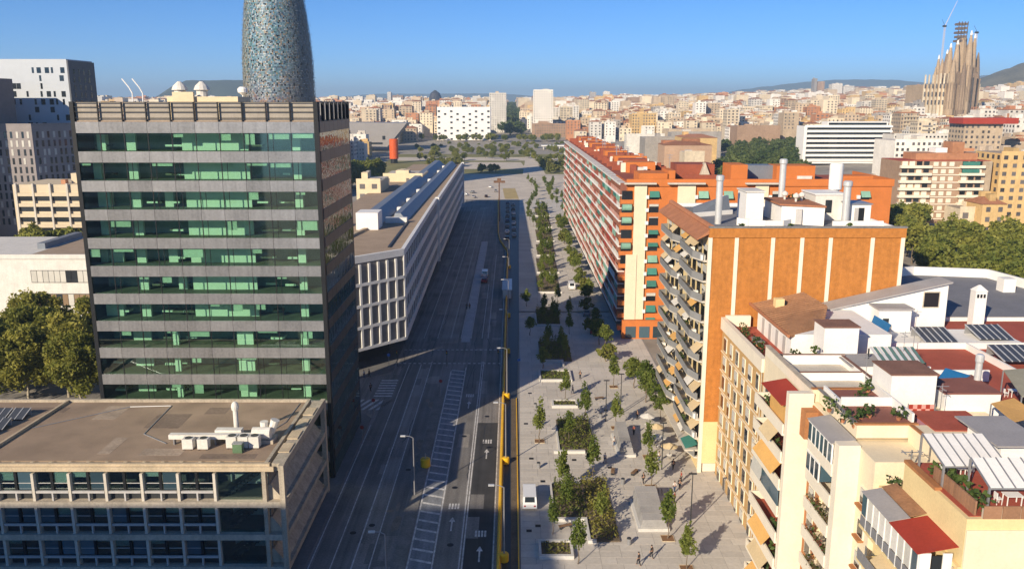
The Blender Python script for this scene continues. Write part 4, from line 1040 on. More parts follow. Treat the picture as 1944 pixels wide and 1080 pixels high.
t, a, b, z1 = hut('white roof house with wide grey lid beside the pergolas', 1895, 1960, 842, 895, 25.0, 5.0, white, grey_corr, 'roof_house', .8)
t, a, b, z1 = hut('long low parapet house with maroon tiled top', 1790, 1895, 748, 792, 24.0, 5.5, white, M('maroon_tile', (.25, .10, .075), .85, .12, .5), 'roof_house', .1)
hut('ochre shed wall below the blue canvas', 1782, 1835, 728, 765, 24.0, 2.5, M('ochre_paint', (.58, .36, .13), .85, .1, .5), conc, 'roof_shed')
# checked cloth: real squares
ck = thing('checked_cloth', 'red and white checked cloth hanging on a line before the white stair house', 'cloth', tuple(P(1735, 795, 24.4)))
p0 = P(1714, 795, 24.4)
for i in range(6):
    for j in range(4): pbox('cloth_square', ck, aw_red if (i+j) % 2 else M('pink_cloth', (.65, .33, .28), .8, .1, .5), p0.x+i*.4, p0.x+i*.4+.4, p0.y-.9, p0.y-.86, 24.5+j*.42, 24.92+j*.42)
pbox('line_post', ck, metal_gr, p0.x-.1, p0.x-.04, p0.y-.92, p0.y-.86, 24, 26.3); pbox('line_post', ck, metal_gr, p0.x+2.45, p0.x+2.5, p0.y-.92, p0.y-.86, 24, 26.3)
# white gabled house with grey roof
GH = thing('white_gable_house', 'white roof house with long grey sloping roof and one square window', 'roof house', (55, 116, 23))
q = [P(1556, 578, 25.8), P(1742, 513, 29.6), P(1752, 532, 29.0), P(1592, 585, 25.6)]
yb = 113.5
mb = MB(); g = [(43.2, yb, 25.6), (60.0, yb, 29.6), (60.0, yb, 22.9), (43.2, yb, 22.9)]
mb.hexa([(43.2, yb+.0, 22.9), (60.2, yb+.0, 22.9), (60.2, yb+3.2, 22.9), (43.2, yb+3.2, 22.9)], [(43.2, yb, 25.6), (60.2, yb, 29.5), (60.2, yb+3.2, 29.5), (43.2, yb+3.2, 25.6)]); mb.build('wall', white, GH)
mb = MB(); mb.hexa([(42.8, yb-.5, 25.6), (60.5, yb-.5, 29.7), (60.5, yb+3.3, 29.7), (42.8, yb+3.3, 25.6)], [(42.8, yb-.5, 25.8), (60.5, yb-.5, 29.9), (60.5, yb+3.3, 29.9), (42.8, yb+3.3, 25.8)]); mb.build('sloping_roof', grey_corr, GH)
pbox('window', GH, gl_dark, 57.0, 59.0, yb-.06, yb, 26.3, 28.3); pbox('window_frame', GH, conc, 56.85, 59.15, yb-.03, yb+.02, 26.15, 28.45)
pbox('lean_to', GH, white, 49.6, 54.0, yb-3, yb, 22.9, 26.6); pbox('lean_to_roof', GH, grey_corr, 49.4, 54.3, yb-3.3, yb, 26.6, 26.8); pbox('lean_to_window', GH, gl_dark, 50.2, 51.0, yb-3.06, yb-3, 24.4, 25.4)
chw = thing('white_chimney', 'white rendered chimney with arched vents before the grey flat roof', 'chimney', (66.0, 116, 23)); pbox('stack', chw, white, 64.7, 66.3, 114.6, 116.0, 23, 28.2); mb = MB(); mb.hexa([(64.6, 114.5, 28.2), (66.4, 114.5, 28.2), (66.4, 116.1, 28.2), (64.6, 116.1, 28.2)], [(65.4, 115.2, 29), (65.6, 115.2, 29), (65.6, 115.4, 29), (65.4, 115.4, 29)]); mb.build('cap', white, chw)
for x in (64.9, 65.35, 65.8): pbox('vent', chw, black, x, x+.28, 114.55, 114.62, 27.3, 27.8)
GR = thing('grey_roofed_house', 'house with grey membrane flat roof inside white parapets', 'apartment house', (75, 132, 0))
gp = [(60.4, 118.2), (84, 118.2), (88, 124), (84, 146), (72, 148.5), (61, 144)]
MB().prism(gp, 0, 23.6).build('wall', white, GR); MB().prism([(x*.995+.3, y*.998+.2) for x, y in gp], 23.6, 23.7).build('flat_roof', grey_roof, GR)
for p, q2 in zip(gp[1:], gp[2:]+gp[:1]): run_boxes('parapet', GR, white, p, q2, .5, 23.3, 25.2, -.1)
pbox('roof_box', GR, bluegrey, 61.5, 64.0, 126, 129, 23.7, 24.9); pbox('roof_box', GR, white, 80, 82, 134, 136, 23.7, 25.9)
# solar arrays
def solar(lab, x0, x1, y0, y1, z, n):
    t = thing('solar_rack', lab, 'solar panel', ((x0+x1)/2, (y0+y1)/2, z)); w = (x1-x0)/n
    for i in range(n):
        mb = MB(); a0 = x0+i*w+.08; a1 = x0+(i+1)*w-.08
        mb.hexa([(a0, y0, z+.3), (a1, y0, z+.3), (a1, y1, z+1.2), (a0, y1, z+1.2)], [(a0, y0, z+.37), (a1, y0, z+.37), (a1, y1, z+1.27), (a0, y1, z+1.27)]); mb.build('panel', pv_m, t)
    for i in range(n+1):
        mb = MB(); a0 = x0+i*w-.08; a1 = a0+.16
        mb.hexa([(a0, y0, z+.3), (a1, y0, z+.3), (a1, y1, z+1.2), (a0, y1, z+1.2)], [(a0, y0, z+.4), (a1, y0, z+.4), (a1, y1, z+1.3), (a0, y1, z+1.3)]); mb.build('rail', metal_lt, t)
    pbox('stand', t, metal_gr, x0, x1, y1-.1, y1, z, z+1.1)
for (px0, px1, yt, yb, lab, n) in ((1737, 1800, 612, 645, 'dark solar panels on the white roof ledge behind the red terrace', 5), (1842, 1905, 612, 640, 'tilted dark solar panels above the grey flue on the red terrace', 5), (1888, 1960, 656, 682, 'dark solar panels with white rails on the red terrace', 5)):
    a = P(px0+20, yb, 24.2); b = P(px1+20, yb, 24.2); c = P(px0, yt, 24.2); solar(lab, a.x, b.x, a.y, min(c.y, a.y+4.0), 23.6, n)
a = P(1750, 650, 23.6)
pbox('white_ledge', K, white, a.x-6, a.x+13, a.y-.2, a.y+6.5, 23.05, 23.6)
chimney(P(1850, 765, 24).x, P(1850, 765, 24).y, 23, 29.2, .33, 'slim grey flue rising from the red tiled terrace')
def canopy(lab, pts, mat, z0, name='canopy', cat='canopy'):
    t = thing(name, lab, cat, tuple((pts[0]+pts[2])/2)); t.location.z = t.location.z
    slab4(pts, .08, mat, 'sheet', t)
    for p in pts: pbox('post', t, metal_gr, p[0]-.05, p[0]+.05, p[1]-.05, p[1]+.05, z0, p[2]-.08)
    return t
canopy('blue canvas canopy over the ochre shed', [P(1774, 727, 26.3), P(1822, 727, 26.3), P(1842, 712, 26.6), P(1795, 698, 27.0)], blue_aw, 23.1)
canopy('small blue canvas awning at the white lean to house', [P(1655, 610, 25.6), P(1684, 632, 25.6), P(1692, 616, 26.2), P(1660, 598, 26.2)], blue_aw, 23.0)
canopy('ochre sheet canopy on posts at the edge of the red terrace', [P(1882, 765, 26.5), P(1925, 800, 26.2), P(1975, 788, 26.4), P(1925, 755, 26.8)], M('ochre_sheet', (.55, .32, .11), .8, .12, .5), 23.1)
canopy('grey green sheet roof with brown edge beside the red terrace', [P(1905, 702, 27), P(1940, 752, 26.6), P(2010, 750, 26.8), P(1990, 696, 27.2)], M('green_grey_sheet', (.33, .31, .23), .8, .12, .5), 23.1)
t = thing('striped_pergola', 'green and white slatted pergola over the back terrace', 'pergola', tuple(P(1700, 690, 24)))
a, b, c, d = P(1672, 688, 26.8), P(1757, 688, 26.8), P(1735, 658, 27.0), P(1650, 658, 27.0)
for i in range(12):
    u, v = i/12, (i+.8)/12; slab4([a.lerp(b, u), a.lerp(b, v), d.lerp(c, v), d.lerp(c, u)], .06, M('slat_green', (.14, .26, .22), .7, .1, .5) if i % 2 else white, 'slat', t)
for p in (a, b, c, d): pbox('post', t, metal_dk, p.x-.07, p.x+.07, p.y-.07, p.y+.07, 23, 26.8)
for (px, py, zz) in ((1640, 745, 25), (1655, 735, 25), (1805, 835, 24.2), (1575, 770, 26), (1600, 790, 26), (1622, 800, 26)):
    p = P(px, py, zz); plant(p.x, p.y, zz-.6, 1.2, 1.3, 'leafy shrub among the cream roof terraces')
pbox('terrace_wall', K, white, 38, 46, 88.5, 88.8, 24.4, 25.6); pbox('terrace_wall', K, white, 46.4, 54, 91, 91.3, 23, 24.4)

def acbox(x, y, z, lab, w=.9):
    t = thing('wall_air_conditioner', lab, 'air conditioner', (x, y, z)); pbox('cabinet', t, white, x, x+w, y-.4, y, z, z+.65); pbox('grille', t, metal_gr, x+.1, x+w*.65, y-.43, y-.4, z+.08, z+.57)
acbox(32.0, 80.2, 24.75, 'white air conditioner on the cream party wall beside the red canopy'); acbox(33.2, 80.2, 24.75, 'second white air conditioner on the cream party wall')
acbox(37.0, 53.1, 22.6, 'white air conditioner on the yellow end wall below the pergolas')
for y in (96.8, 91.0, 70.2, 66.4, 53.6): MB().limb((30.05 if y > 80 else 30.9, y, .3), (30.05 if y > 80 else 30.9, y, 22.2), .07, .07, 6).build('downpipe', conc, {96.8: A1, 91.0: A2, 70.2: A3, 66.4: A3, 53.6: A4}[y])
for i in range(7):
    z = 20.3-i*3.0; pbox('stain_band', A4, cream_w, 31.32, 46, 53.08, 53.13, z, z+.12)

# ---- more of the lived-in roof terraces
for (x0, x1, y0, y1, h) in ((31, 38, 92.3, 92.55, 1.1), (37.6, 37.9, 84, 92.3, 1.0), (31, 37.6, 86.5, 86.75, .9)): pbox('terrace_wall', A2, white, x0, x1, y0, y1, 24.72, 24.72+h); pbox('wall_coping', A2, cop, x0-.04, x1+.04, y0-.04, y1+.04, 24.72+h, 24.78+h)
pbox('terrace_tiles', A2, red_tile, 38, 45.5, 81, 88, 24.72, 24.76); pbox('terrace_tiles', A2, M('maroon_tile', (.25, .10, .075)), 31, 37.5, 92.6, 96.2, 24.72, 24.76)
pbox('terrace_floor', A3, M('maroon_tile', (.25, .10, .075)), 31.0, 35.9, 70.95, 79.8, 26.0, 26.03)
for (x0, x1, y0, y1, h) in ((31.0, 35.9, 75.2, 75.4, .9), (31.0, 31.2, 75.4, 79.8, .5), (35.7, 35.9, 71, 79.8, .9)): pbox('terrace_wall', A3, white, x0, x1, y0, y1, 26.0, 26.0+h)
for i, (x, y, z) in enumerate(((31.6, 72.0, 26), (32.4, 72.2, 26), (34.8, 71.6, 26), (33.5, 76.6, 26), (35, 78.8, 26), (40, 82, 24.7), (41.5, 82.2, 24.7), (33, 94.5, 24.7), (35.5, 95, 24.7), (48, 82, 23.1), (50, 84, 23.1), (52.5, 81.5, 23.1), (47.4, 99, 23.1), (49, 106, 23.1))): plant(x, y, z, .8+.1*(i % 4), .7+.15*(i % 3), 'leafy shrub among the cream roof terraces')
def terrace_set(x, y, z, lab):
    t = thing('garden_table', lab, 'table', (x, y, z)); pbox('top', t, white, x-.6, x+.6, y-.4, y+.4, z+.7, z+.75)
    for a in (-.5, .5):
        for b in (-.3, .3): pbox('leg', t, white, x+a-.03, x+a+.03, y+b-.03, y+b+.03, z, z+.7)
    for k, a in enumerate((-1.0, 1.0)):
        c = thing('garden_chair', 'white garden chair beside the '+lab.split(' ', 1)[1], 'chair', (x+a, y, z), group='chairs at '+lab); pbox('seat', c, white, x+a-.22, x+a+.22, y-.22, y+.22, z+.42, z+.46); pbox('backrest', c, white, x+a*1.2-.03, x+a*1.2+.03, y-.22, y+.22, z+.46, z+.9)
        for u in (-.18, .18):
            for v in (-.18, .18): pbox('leg', c, white, x+a+u-.02, x+a+u+.02, y+v-.02, y+v+.02, z, z+.42)
terrace_set(35.6, 55.4, 26.05, 'white garden table under the cloth pergola by the hedge'); terrace_set(34, 60, 26.05, 'white garden table under the pergola by the purple terrace'); terrace_set(54, 86, 23.1, 'white garden table on the open red terrace')
for x, y, h in ((36.5, 83, 4.2), (43.5, 90, 4.8), (50, 101, 4.5), (62, 92, 5), (40, 74.5, 4.0), (47, 70, 4.6)):
    t = thing('tv_antenna', 'thin television mast with cross dipoles on the roof terraces', 'antenna', (x, y, 23), group='television masts'); MB().limb((x, y, 22.9), (x, y, 24.5+h), .04, .03, 5).build('mast', metal_gr, t); MB().box(x-.6, x+.6, y-.02, y+.02, 24.2+h, 24.25+h).box(x-.4, x+.4, y-.02, y+.02, 23.8+h, 23.85+h).box(x-.02, x+.02, y-.7, y+.7, 24.0+h, 24.05+h).build('dipoles', metal_gr, t)
# ================================================================ TREES AND STREET THINGS
import numpy as np
def crown_mesh(name, mat, seed, n_clump, n_leaf, size, rx, rz, zc, shape='round', gap=.0):
    g = np.random.default_rng(seed); V = []
    cl = []
    while len(cl) < n_clump:
        p = g.uniform(-1, 1, 3)
        r = np.linalg.norm(p)
        if r > 1 or r < .35: continue
        if shape == 'cone':
            lim = 1.0-.72*max(0, (p[2]+.55)/1.55)
            if np.hypot(p[0], p[1]) > lim: continue
        cl.append((p, g.uniform(.6, 1.25)))
    per = n_leaf//n_clump
    C_ = np.array([c[0] for c in cl]); S_ = np.array([c[1] for c in cl])
    idx = np.repeat(np.arange(n_clump), per); N = len(idx)
    off = g.normal(0, 1, (N, 3)); off /= np.linalg.norm(off, axis=1)[:, None]; off *= (g.uniform(0, 1, N)**.45)[:, None]
    cr = (2.1/n_clump**(1/3))*.5
    pos = C_[idx]*(1-cr*.55)+off*(S_[idx]*cr)[:, None]
    pos *= np.array([rx, rx, rz]); pos[:, 2] += zc
    u = g.normal(0, 1, (N, 3)); u /= np.linalg.norm(u, axis=1)[:, None]
    w = g.normal(0, 1, (N, 3)); v = np.cross(u, w); v /= np.linalg.norm(v, axis=1)[:, None]
    s = (size*g.uniform(.55, 1.3, N))[:, None]
    q = np.stack([pos-u*s, pos+v*s*.62, pos+u*s, pos-v*s*.62], 1).reshape(-1, 3)
    me = bpy.data.meshes.new(name)
    me.vertices.add(4*N); me.vertices.foreach_set('co', q.astype(np.float32).ravel())
    me.loops.add(4*N); me.loops.foreach_set('vertex_index', np.arange(4*N, dtype=np.int32))
    me.polygons.add(N); me.polygons.foreach_set('loop_start', np.arange(0, 4*N, 4, dtype=np.int32))
    me.materials.append(mat); me.update(calc_edges=True); return me, cl
def trunk_mesh(name, h, r, cl, rx, rz, zc, seed, nl=7, mat=None):
    rg = random.Random(seed); mb = MB()
    z = 0; p = Vector((0, 0, 0)); rr_ = r
    for i in range(4):
        q = Vector((rg.uniform(-.06, .06)*h, rg.uniform(-.06, .06)*h, h*(i+1)/4)); mb.limb(p, q, rr_, rr_*.8, 7, cap=False); p = q; rr_ *= .8
    for c, s in cl[:nl]:
        e = Vector((c[0]*rx*.85, c[1]*rx*.85, zc+c[2]*rz*.85)); m = p.lerp(e, .5)+Vector((0, 0, -.05*h))
        mb.limb(p-Vector((0, 0, h*.12)), m, rr_*.6, rr_*.35, 5, cap=False); mb.limb(m, e, rr_*.35, rr_*.12, 5, cap=False)
    return mb.mesh(name, mat or bark, True)
lf_young = MF('young_leaves', (.09, .135, .022), (.22, .25, .05), 1.6, .42)
lf_plane = MF('plane_tree_leaves', (.19, .205, .038), (.42, .38, .08), .55, .45)
lf_dark = MF('dark_leaves', (.055, .09, .025), (.14, .17, .045), .35, .3)
lf_shrub = MF('shrub_leaves', (.085, .115, .02), (.22, .20, .045), 1.2, .25)
lf_street = MF('street_leaves', (.11, .14, .025), (.27, .265, .05), .4, .25)
bark_lt = M('plane_bark', (.36, .31, .23), .9, .25, 3)
PROTO = {}
def proto(kind, i, mat, n_clump, n_leaf, size, rx, rz, h, shape, r, bm=None):
    zc = h-rz
    cm, cl = crown_mesh('crown_'+kind, mat, hash((len(kind), i*7+3)) % 9999, n_clump, n_leaf, size, rx, rz, zc, shape)
    tm = trunk_mesh('trunk_'+kind, max(zc-rz*.35, h*.25), r, cl, rx, rz, zc, i+17, mat=bm)
    PROTO.setdefault(kind, []).append((tm, cm))
for i in range(3): proto('young', i, lf_young, 18, 800, .21, 1.3, 2.5, 6.6, 'cone', .09)
for i in range(2): proto('small', i, lf_young, 18, 1100, .23, 1.9, 2.0, 5.4, 'round', .12)
for i in range(3): proto('plane', i, lf_plane, 60, 12000, .36, 6.8, 6.6, 16.0, 'round', .32, bark_lt)
for i in range(3): proto('street', i, lf_street, 34, 2400, .55, 5.2, 4.8, 12.5, 'round', .3)
for i in range(3): proto('dark', i, lf_dark, 26, 800, 1.0, 5.5, 5.5, 13, 'round', .35)
for i in range(2): proto('low', i, lf_shrub, 14, 420, .5, 2.6, 2.0, 4.6, 'round', .15)
TC = 0
def tree(kind, x, y, z=0, s=1.0, label='', group=None, name='tree'):
    global TC
    TC += 1
    v = PROTO[kind]; tm, cm = v[TC % len(v)]
    t = thing(name, label, 'tree', (x, y, z), group=group)
    a = TC*2.4
    obj('trunk', tm, t, (x, y, z), a, s); obj('crown', cm, t, (x, y, z), a, s)
    return t
# --- big plane trees behind the concrete block
for i, (x, y, s) in enumerate(((-83, 150, 1.0), (-92, 156, 1.02), (-101, 152, 1.0), (-74.5, 151, .94), (-97, 166, 1.05), (-86, 168, .98), (-110, 158, 1.05), (-68, 160, .95), (-88, 146, .96), (-78, 144.5, .9), (-95, 145.5, 1.0), (-103, 147, .98))):
    tree('plane', x, y, 0, s, 'yellow green plane tree with pale trunk between the glass tower and white office', 'plane trees behind the concrete block', 'plane_tree')
for x, y in ((-150, 262), (-157, 270), (-143, 266)):
    tree('street', x, y, 0, 1.25, 'leafy green tree at the foot of the beige office', 'trees by the beige office', 'street_tree')
# --- young plaza trees
py = [(4.5, 128.8, 1.1), (19.7, 155.5, 1.05), (9.8, 148.1, .9), (12.6, 137.6, 1.05), (7.2, 110.2, 1.05), (11.9, 115.5, 1.0), (19.9, 112.0, 1.0), (19.7, 97.5, 1.05), (21.2, 122.5, .9), (5.2, 98.6, .8), (7.9, 91.5, .95), (20.7, 90.4, .9), (17.6, 134.5, .95), (9.2, 128, .9), (7.5, 104.5, .9), (11.7, 100.8, .85)]
for x, y, s in py:
    tree('young', x, y, .05, s, 'slender young tree with open leaves on the sunlit plaza', 'young trees on the plaza', 'young_tree')
    p = thing('tree_pit', 'square brown earth tree pit with metal edge on the plaza', 'tree pit', (x, y, .05), group='tree pits on the plaza') if x > 14 or x < 5 else None
    if p:
        pbox('earth', p, M('pit_earth', (.22, .12, .06), .95, .2, 1), x-.75, x+.75, y-.75, y+.75, .04, .1)
        for a, b, c, d in ((-.82, .82, -.82, -.75), (-.82, .82, .75, .82), (-.82, -.75, -.75, .75), (.75, .82, -.75, .75)): pbox('edge', p, stone_tan, x+a, x+b, y+c, y+d, .04, .14)
for x, y, s in ((23.6, 155, 1.15), (25.3, 152, 1.2), (24.6, 147, 1.1), (25.6, 143, 1.0), (25.8, 138.5, .85)):
    tree('small', x, y, .05, s, 'bushy small tree beside the grey balconies of the brick block', 'bushy trees by the brick block', 'bushy_tree')
for i in range(30):
    y = 172+i*7.2+2*math.sin(i*2.1); tree('small' if i % 3 else 'low', 18.6+y*.008+.9*math.sin(i*1.7), y, .05, .9+.25*math.sin(i), 'small leafy tree in the line along the striped balconies', 'tree line along the striped block', 'small_tree')
for i in range(34):
    y = 350+i*7; tree('young' if i % 2 else 'small', (11.5 if i % 3 == 0 else 25.0)+3.5*math.sin(i*1.9), y, .05, .95, 'small tree on the far paved end of the plaza', 'trees at the far end of the plaza', 'small_tree')
# --- planters
kerb_m = M('planter_concrete', (.58, .56, .52), .8, .1, .5)
def bed_fill(name, parent, x0, x1, y0, y1, h, dens=9, mat=None, size=.2):
    g = np.random.default_rng(int(x0*91+y0*7) % 9973); N = int((x1-x0)*(y1-y0)*dens)
    base = np.stack([g.uniform(x0+.15, x1-.15, N), g.uniform(y0+.15, y1-.15, N)], 1)
    nz = .5+.5*np.sin(base[:, 0]*2.1+3)*np.cos(base[:, 1]*1.3+x0)
    z = .15+g.uniform(0, 1, N)*h*(.45+.75*nz)
    mb = MB()
    for (x, y), zz in zip(base, z):
        u = Vector(g.normal(0, 1, 3)); u.z = abs(u.z)+.5; u.normalize(); v = u.orthogonal().normalized()*.5; c = Vector((x, y, zz)); s = size*(.7+.7*g.random())
        mb.face([c-u*s, c+v*s, c+u*s, c-v*s])
    return tag(mb.build(name, mat or lf_shrub, parent), kind='stuff')
def planter(lab, rects, kerbs, h, mat=None, dens=16):
    x0, x1, y0, y1 = rects[0]
    t = thing('planter', lab, 'planter', ((x0+x1)/2, (y0+y1)/2, .05))
    for i, (a, b, c, d) in enumerate(rects):
        pbox('soil', t, soil, a, b, c, d, .03, .25+.003*i); bed_fill('shrubs', t, a, b, c, d, h, dens, mat)
    for k in kerbs: pbox('kerb', t, kerb_m, *k, .04, .5)
planter('small white edged planter of low grass behind the largest planter', [(3.6, 7.2, 93.0, 96.2)], [(3.3, 7.5, 92.5, 93.0), (3.3, 3.6, 93, 96.2), (7.2, 7.5, 93, 96.2), (3.3, 7.5, 96.2, 96.6)], .5)
planter('large stepped planter of tall brown green shrubs on the plaza', [(5.7, 9.9, 102.3, 112.8), (9.9, 13.6, 96.6, 114)], [(5.5, 9.9, 101.8, 102.3), (9.5, 9.9, 96.6, 101.8), (5.4, 5.7, 102.3, 112.8), (9.5, 10.6, 96.2, 96.6)], 1.9, None, 20)
planter('square planter with tall green shrubs before the shadow edge', [(7.6, 13.2, 124.4, 138)], [(6.6, 11.5, 123.8, 124.4), (7.3, 7.6, 124.4, 134)], 1.6, None, 18)
planter('short white walled planter of dry grass', [(7.6, 11.6, 144.6, 147.2)], [(7.2, 11.9, 144.0, 144.6), (7.2, 7.6, 144.6, 147.4), (11.6, 11.9, 144.6, 147.4), (7.6, 11.6, 147.2, 147.5)], .5)
planter('white walled planter of green cover at the shadow edge', [(5.8, 11.6, 159.2, 164.6)], [(5.4, 11.9, 158.6, 159.2), (5.4, 5.8, 159.2, 165), (11.6, 11.9, 159.2, 165), (5.8, 11.6, 164.6, 165)], .5, lf_young)
planter('dark green shrub planter with stepped white wall in the tower shadow', [(6, 12.8, 172, 187)], [(5.8, 10.5, 171.4, 172), (10.5, 10.9, 168.6, 172)], 1.7, lf_shrub, 20)
planter('green shrub planter with white front wall deep in the tower shadow', [(6.2, 12, 201.2, 217)], [(5.9, 12.3, 200.6, 201.2), (5.9, 6.2, 201.2, 212)], 1.7, lf_shrub, 20)
for x, y in ((7.5, 176), (10.8, 179.5), (8.2, 184), (11.4, 173.5), (7.8, 204.5), (10.5, 208), (8.4, 213), (11.2, 203), (6.4, 166.8), (4.2, 192), (13.6, 193), (14.5, 208), (3.9, 221), (12.5, 224)): tree('young' if x > 7 else 'small', x, y, .2, .85, 'young tree among the shaded plaza planters', 'young trees in the tower shadow', 'young_tree')
for i, (y0, y1) in enumerate(((238, 262), (267, 292), (298, 322), (330, 360), (368, 398), (406, 440))):
    xo = 7.6+i*.8
    lb = ('first', 'second', 'third', 'fourth', 'fifth', 'sixth')[i]
    planter('tree planted ochre bed on the sunlit plaza, %s beyond the tower shadow' % lb, [(xo, xo+6.5, y0, y1)], [(xo-.4, xo+6.9, y0-.6, y0)], .5, None, 2.2)
    for k in range(8):
        x = xo+.8+(k*2.3) % 5.2; y = y0+2+(k*4.1) % (y1-y0-3)
        tree('young' if k % 3 else 'small', x, y, .25, .62+.25*((k*3) % 4)/4, 'small tree in the long planting beds of the plaza', 'trees in the plaza beds', 'small_tree')
# --- stone wedge vents
stone_sl = M('slate_slabs', (.30, .29, .28), .8, .15, .5, rand=.6)
for lab, x0, x1, y0, y1 in (('grey slab clad wedge vent on white plinth near the open planter', 16.8, 19.0, 122.8, 131.2), ('grey slab clad wedge vent on white plinth beside the largest planter', 16.6, 20.0, 99.6, 107.4)):
    t = thing('plaza_vent', lab, 'vent', ((x0+x1)/2, (y0+y1)/2, .05))
    pbox('plinth', t, kerb_m, x0-.35, x1+.3, y0-.35, y1+.2, .04, .45)
    n = 5
    for i in range(n):
        a = y0+(y1-y0)*i/n+.03; b = y0+(y1-y0)*(i+1)/n-.03; h0 = 1.5+1.0*i/n; h1 = 1.5+1.0*(i+1)/n
        MB().hexa([(x0, a, .45), (x1, a, .45), (x1, b, .45), (x0, b, .45)], [(x0+.25, a, h0), (x1-.25, a, h0), (x1-.25, b, h1), (x0+.25, b, h1)]).build('slab_clad', stone_sl, t)
# --- yellow works barrier
bar = thing('yellow_barrier', 'long yellow works barrier between the avenue and the plaza', 'barrier', (-1.6, 150, 0))
pts = [(-1.6, 60+i*3.0) for i in range(82)]+[(-2.0, 309), (-3.2, 318), (-4.8, 332), (-5.7, 350), (-6.1, 370), (-6.6, 400), (-7.2, 440), (-7.8, 474)]
for p, q in zip(pts, pts[1:]):
    p = Vector((*p, 0)); q = Vector((*q, 0)); d = (q-p); c = (p+q)/2; a = math.atan2(d.y, d.x); ln = d.length-.06
    sv = FR.copy(); FR = sv @ Matrix.Translation(c) @ Matrix.Rotation(a, 4, 'Z')
    MB().hexa([(-ln/2, -.27, 0), (ln/2, -.27, 0), (ln/2, .27, 0), (-ln/2, .27, 0)], [(-ln/2, -.1, .95), (ln/2, -.1, .95), (ln/2, .1, .95), (-ln/2, .1, .95)]).build('barrier_section', paint_y, bar)
    FR = sv
kb = thing('site_hut', 'grey flat works hut between the lanes and the shaded plaza', 'hut', (0, 234, 0)); pbox('wall', kb, metal_lt, -2.6, -.2, 231, 246, 0, 2.4); pbox('roof', kb, metal_gr, -2.8, -1.4, 230.8, 246.2, 2.4, 2.55); pbox('roof', kb, metal_lt, -1.3, 0, 230.8, 246.2, 2.4, 2.55)
# --- street lamps
def lamp(x, y, h, reach, base, lab, grp, lean=.0, name='street_lamp'):
    t = thing(name, lab, 'street lamp', (x, y, 0), group=grp)
    if base: MB().lathe(x, y, [(.5, 0), (.56, .1), (.56, .95), (.5, 1.05), (.16, 1.08)], 14).build('ballast', paint_y, t)
    pl_ = MB().limb((x, y, 0), (x+lean, y, h), .1, .065, 8).build('pole', metal_gr, t)
    MB().path([(x+lean, y, h-.02), (x+lean+reach*.4, y, h+.25), (x+lean+reach, y, h+.28)], .05).build('arm', metal_gr, pl_)
    MB().box(x+lean+reach-.45, x+lean+reach+.25, y-.16, y+.16, h+.2, h+.36).build('lamp_head', metal_lt, pl_)
g = 'works lamps along the yellow barrier'
for y in (92.2, 120.2, 149, 178.3, 210, 242.4, 275): lamp(-.95, y, 9.6, -1.4, True, 'pale street lamp on yellow ballast drum beside the yellow barrier', g)
g = 'lamps along the median of the avenue'
for y in (83, 109.6): lamp(-13.7, y, 8.6, -1.3, False, 'slim pale street lamp on the shaded median', g)
yb_ = thing('ballast_drum', 'lone yellow ballast drum standing on the median', 'drum', (-13.1, 119, .1)); MB().lathe(-13.1, 119, [(.68, .1), (.74, .2), (.74, 1.3), (.66, 1.42), (.2, 1.45)], 14).build('drum', paint_y, yb_); MB().cone(-13.1, 119, 1.45, 2.2, .12, n=8).build('stub', metal_gr, yb_)
for y in (195, 230, 270, 315): lamp(-24.0, y, 9, 1.6, False, 'slim street lamp along the long white office', 'lamps along the white office')
for x, y in ((23.2, 100.5), (19.2, 141), (16.2, 137.5), (22.5, 118)):
    t = thing('plaza_lamp', 'slim dark lamp column standing on the plaza', 'street lamp', (x, y, .05), group='plaza lamp columns'); MB().cone(x, y, .05, 7.5, .09, .06, 8).build('column', metal_dk, t); MB().box(x-.5, x+.5, y-.12, y+.12, 7.4, 7.55).build('lamp_head', metal_dk, t)
mt = thing('lamp_mast', 'tall brown lamp mast with flat wide head at the road bend', 'lamp mast', (-5.9, 388, 0)); MB().cone(-5.9, 388, 0, 18, .35, .25, 8).build('mast', M('rust_paint', (.16, .085, .05), .7, .2, .5), mt); MB().box(-8.4, -3.2, 387.2, 388.8, 17.8, 18.7).box(-6.8, -5, 387.4, 388.6, 18.7, 19.8).build('lamp_head', M('rust_paint', (.16, .085, .05)), mt)
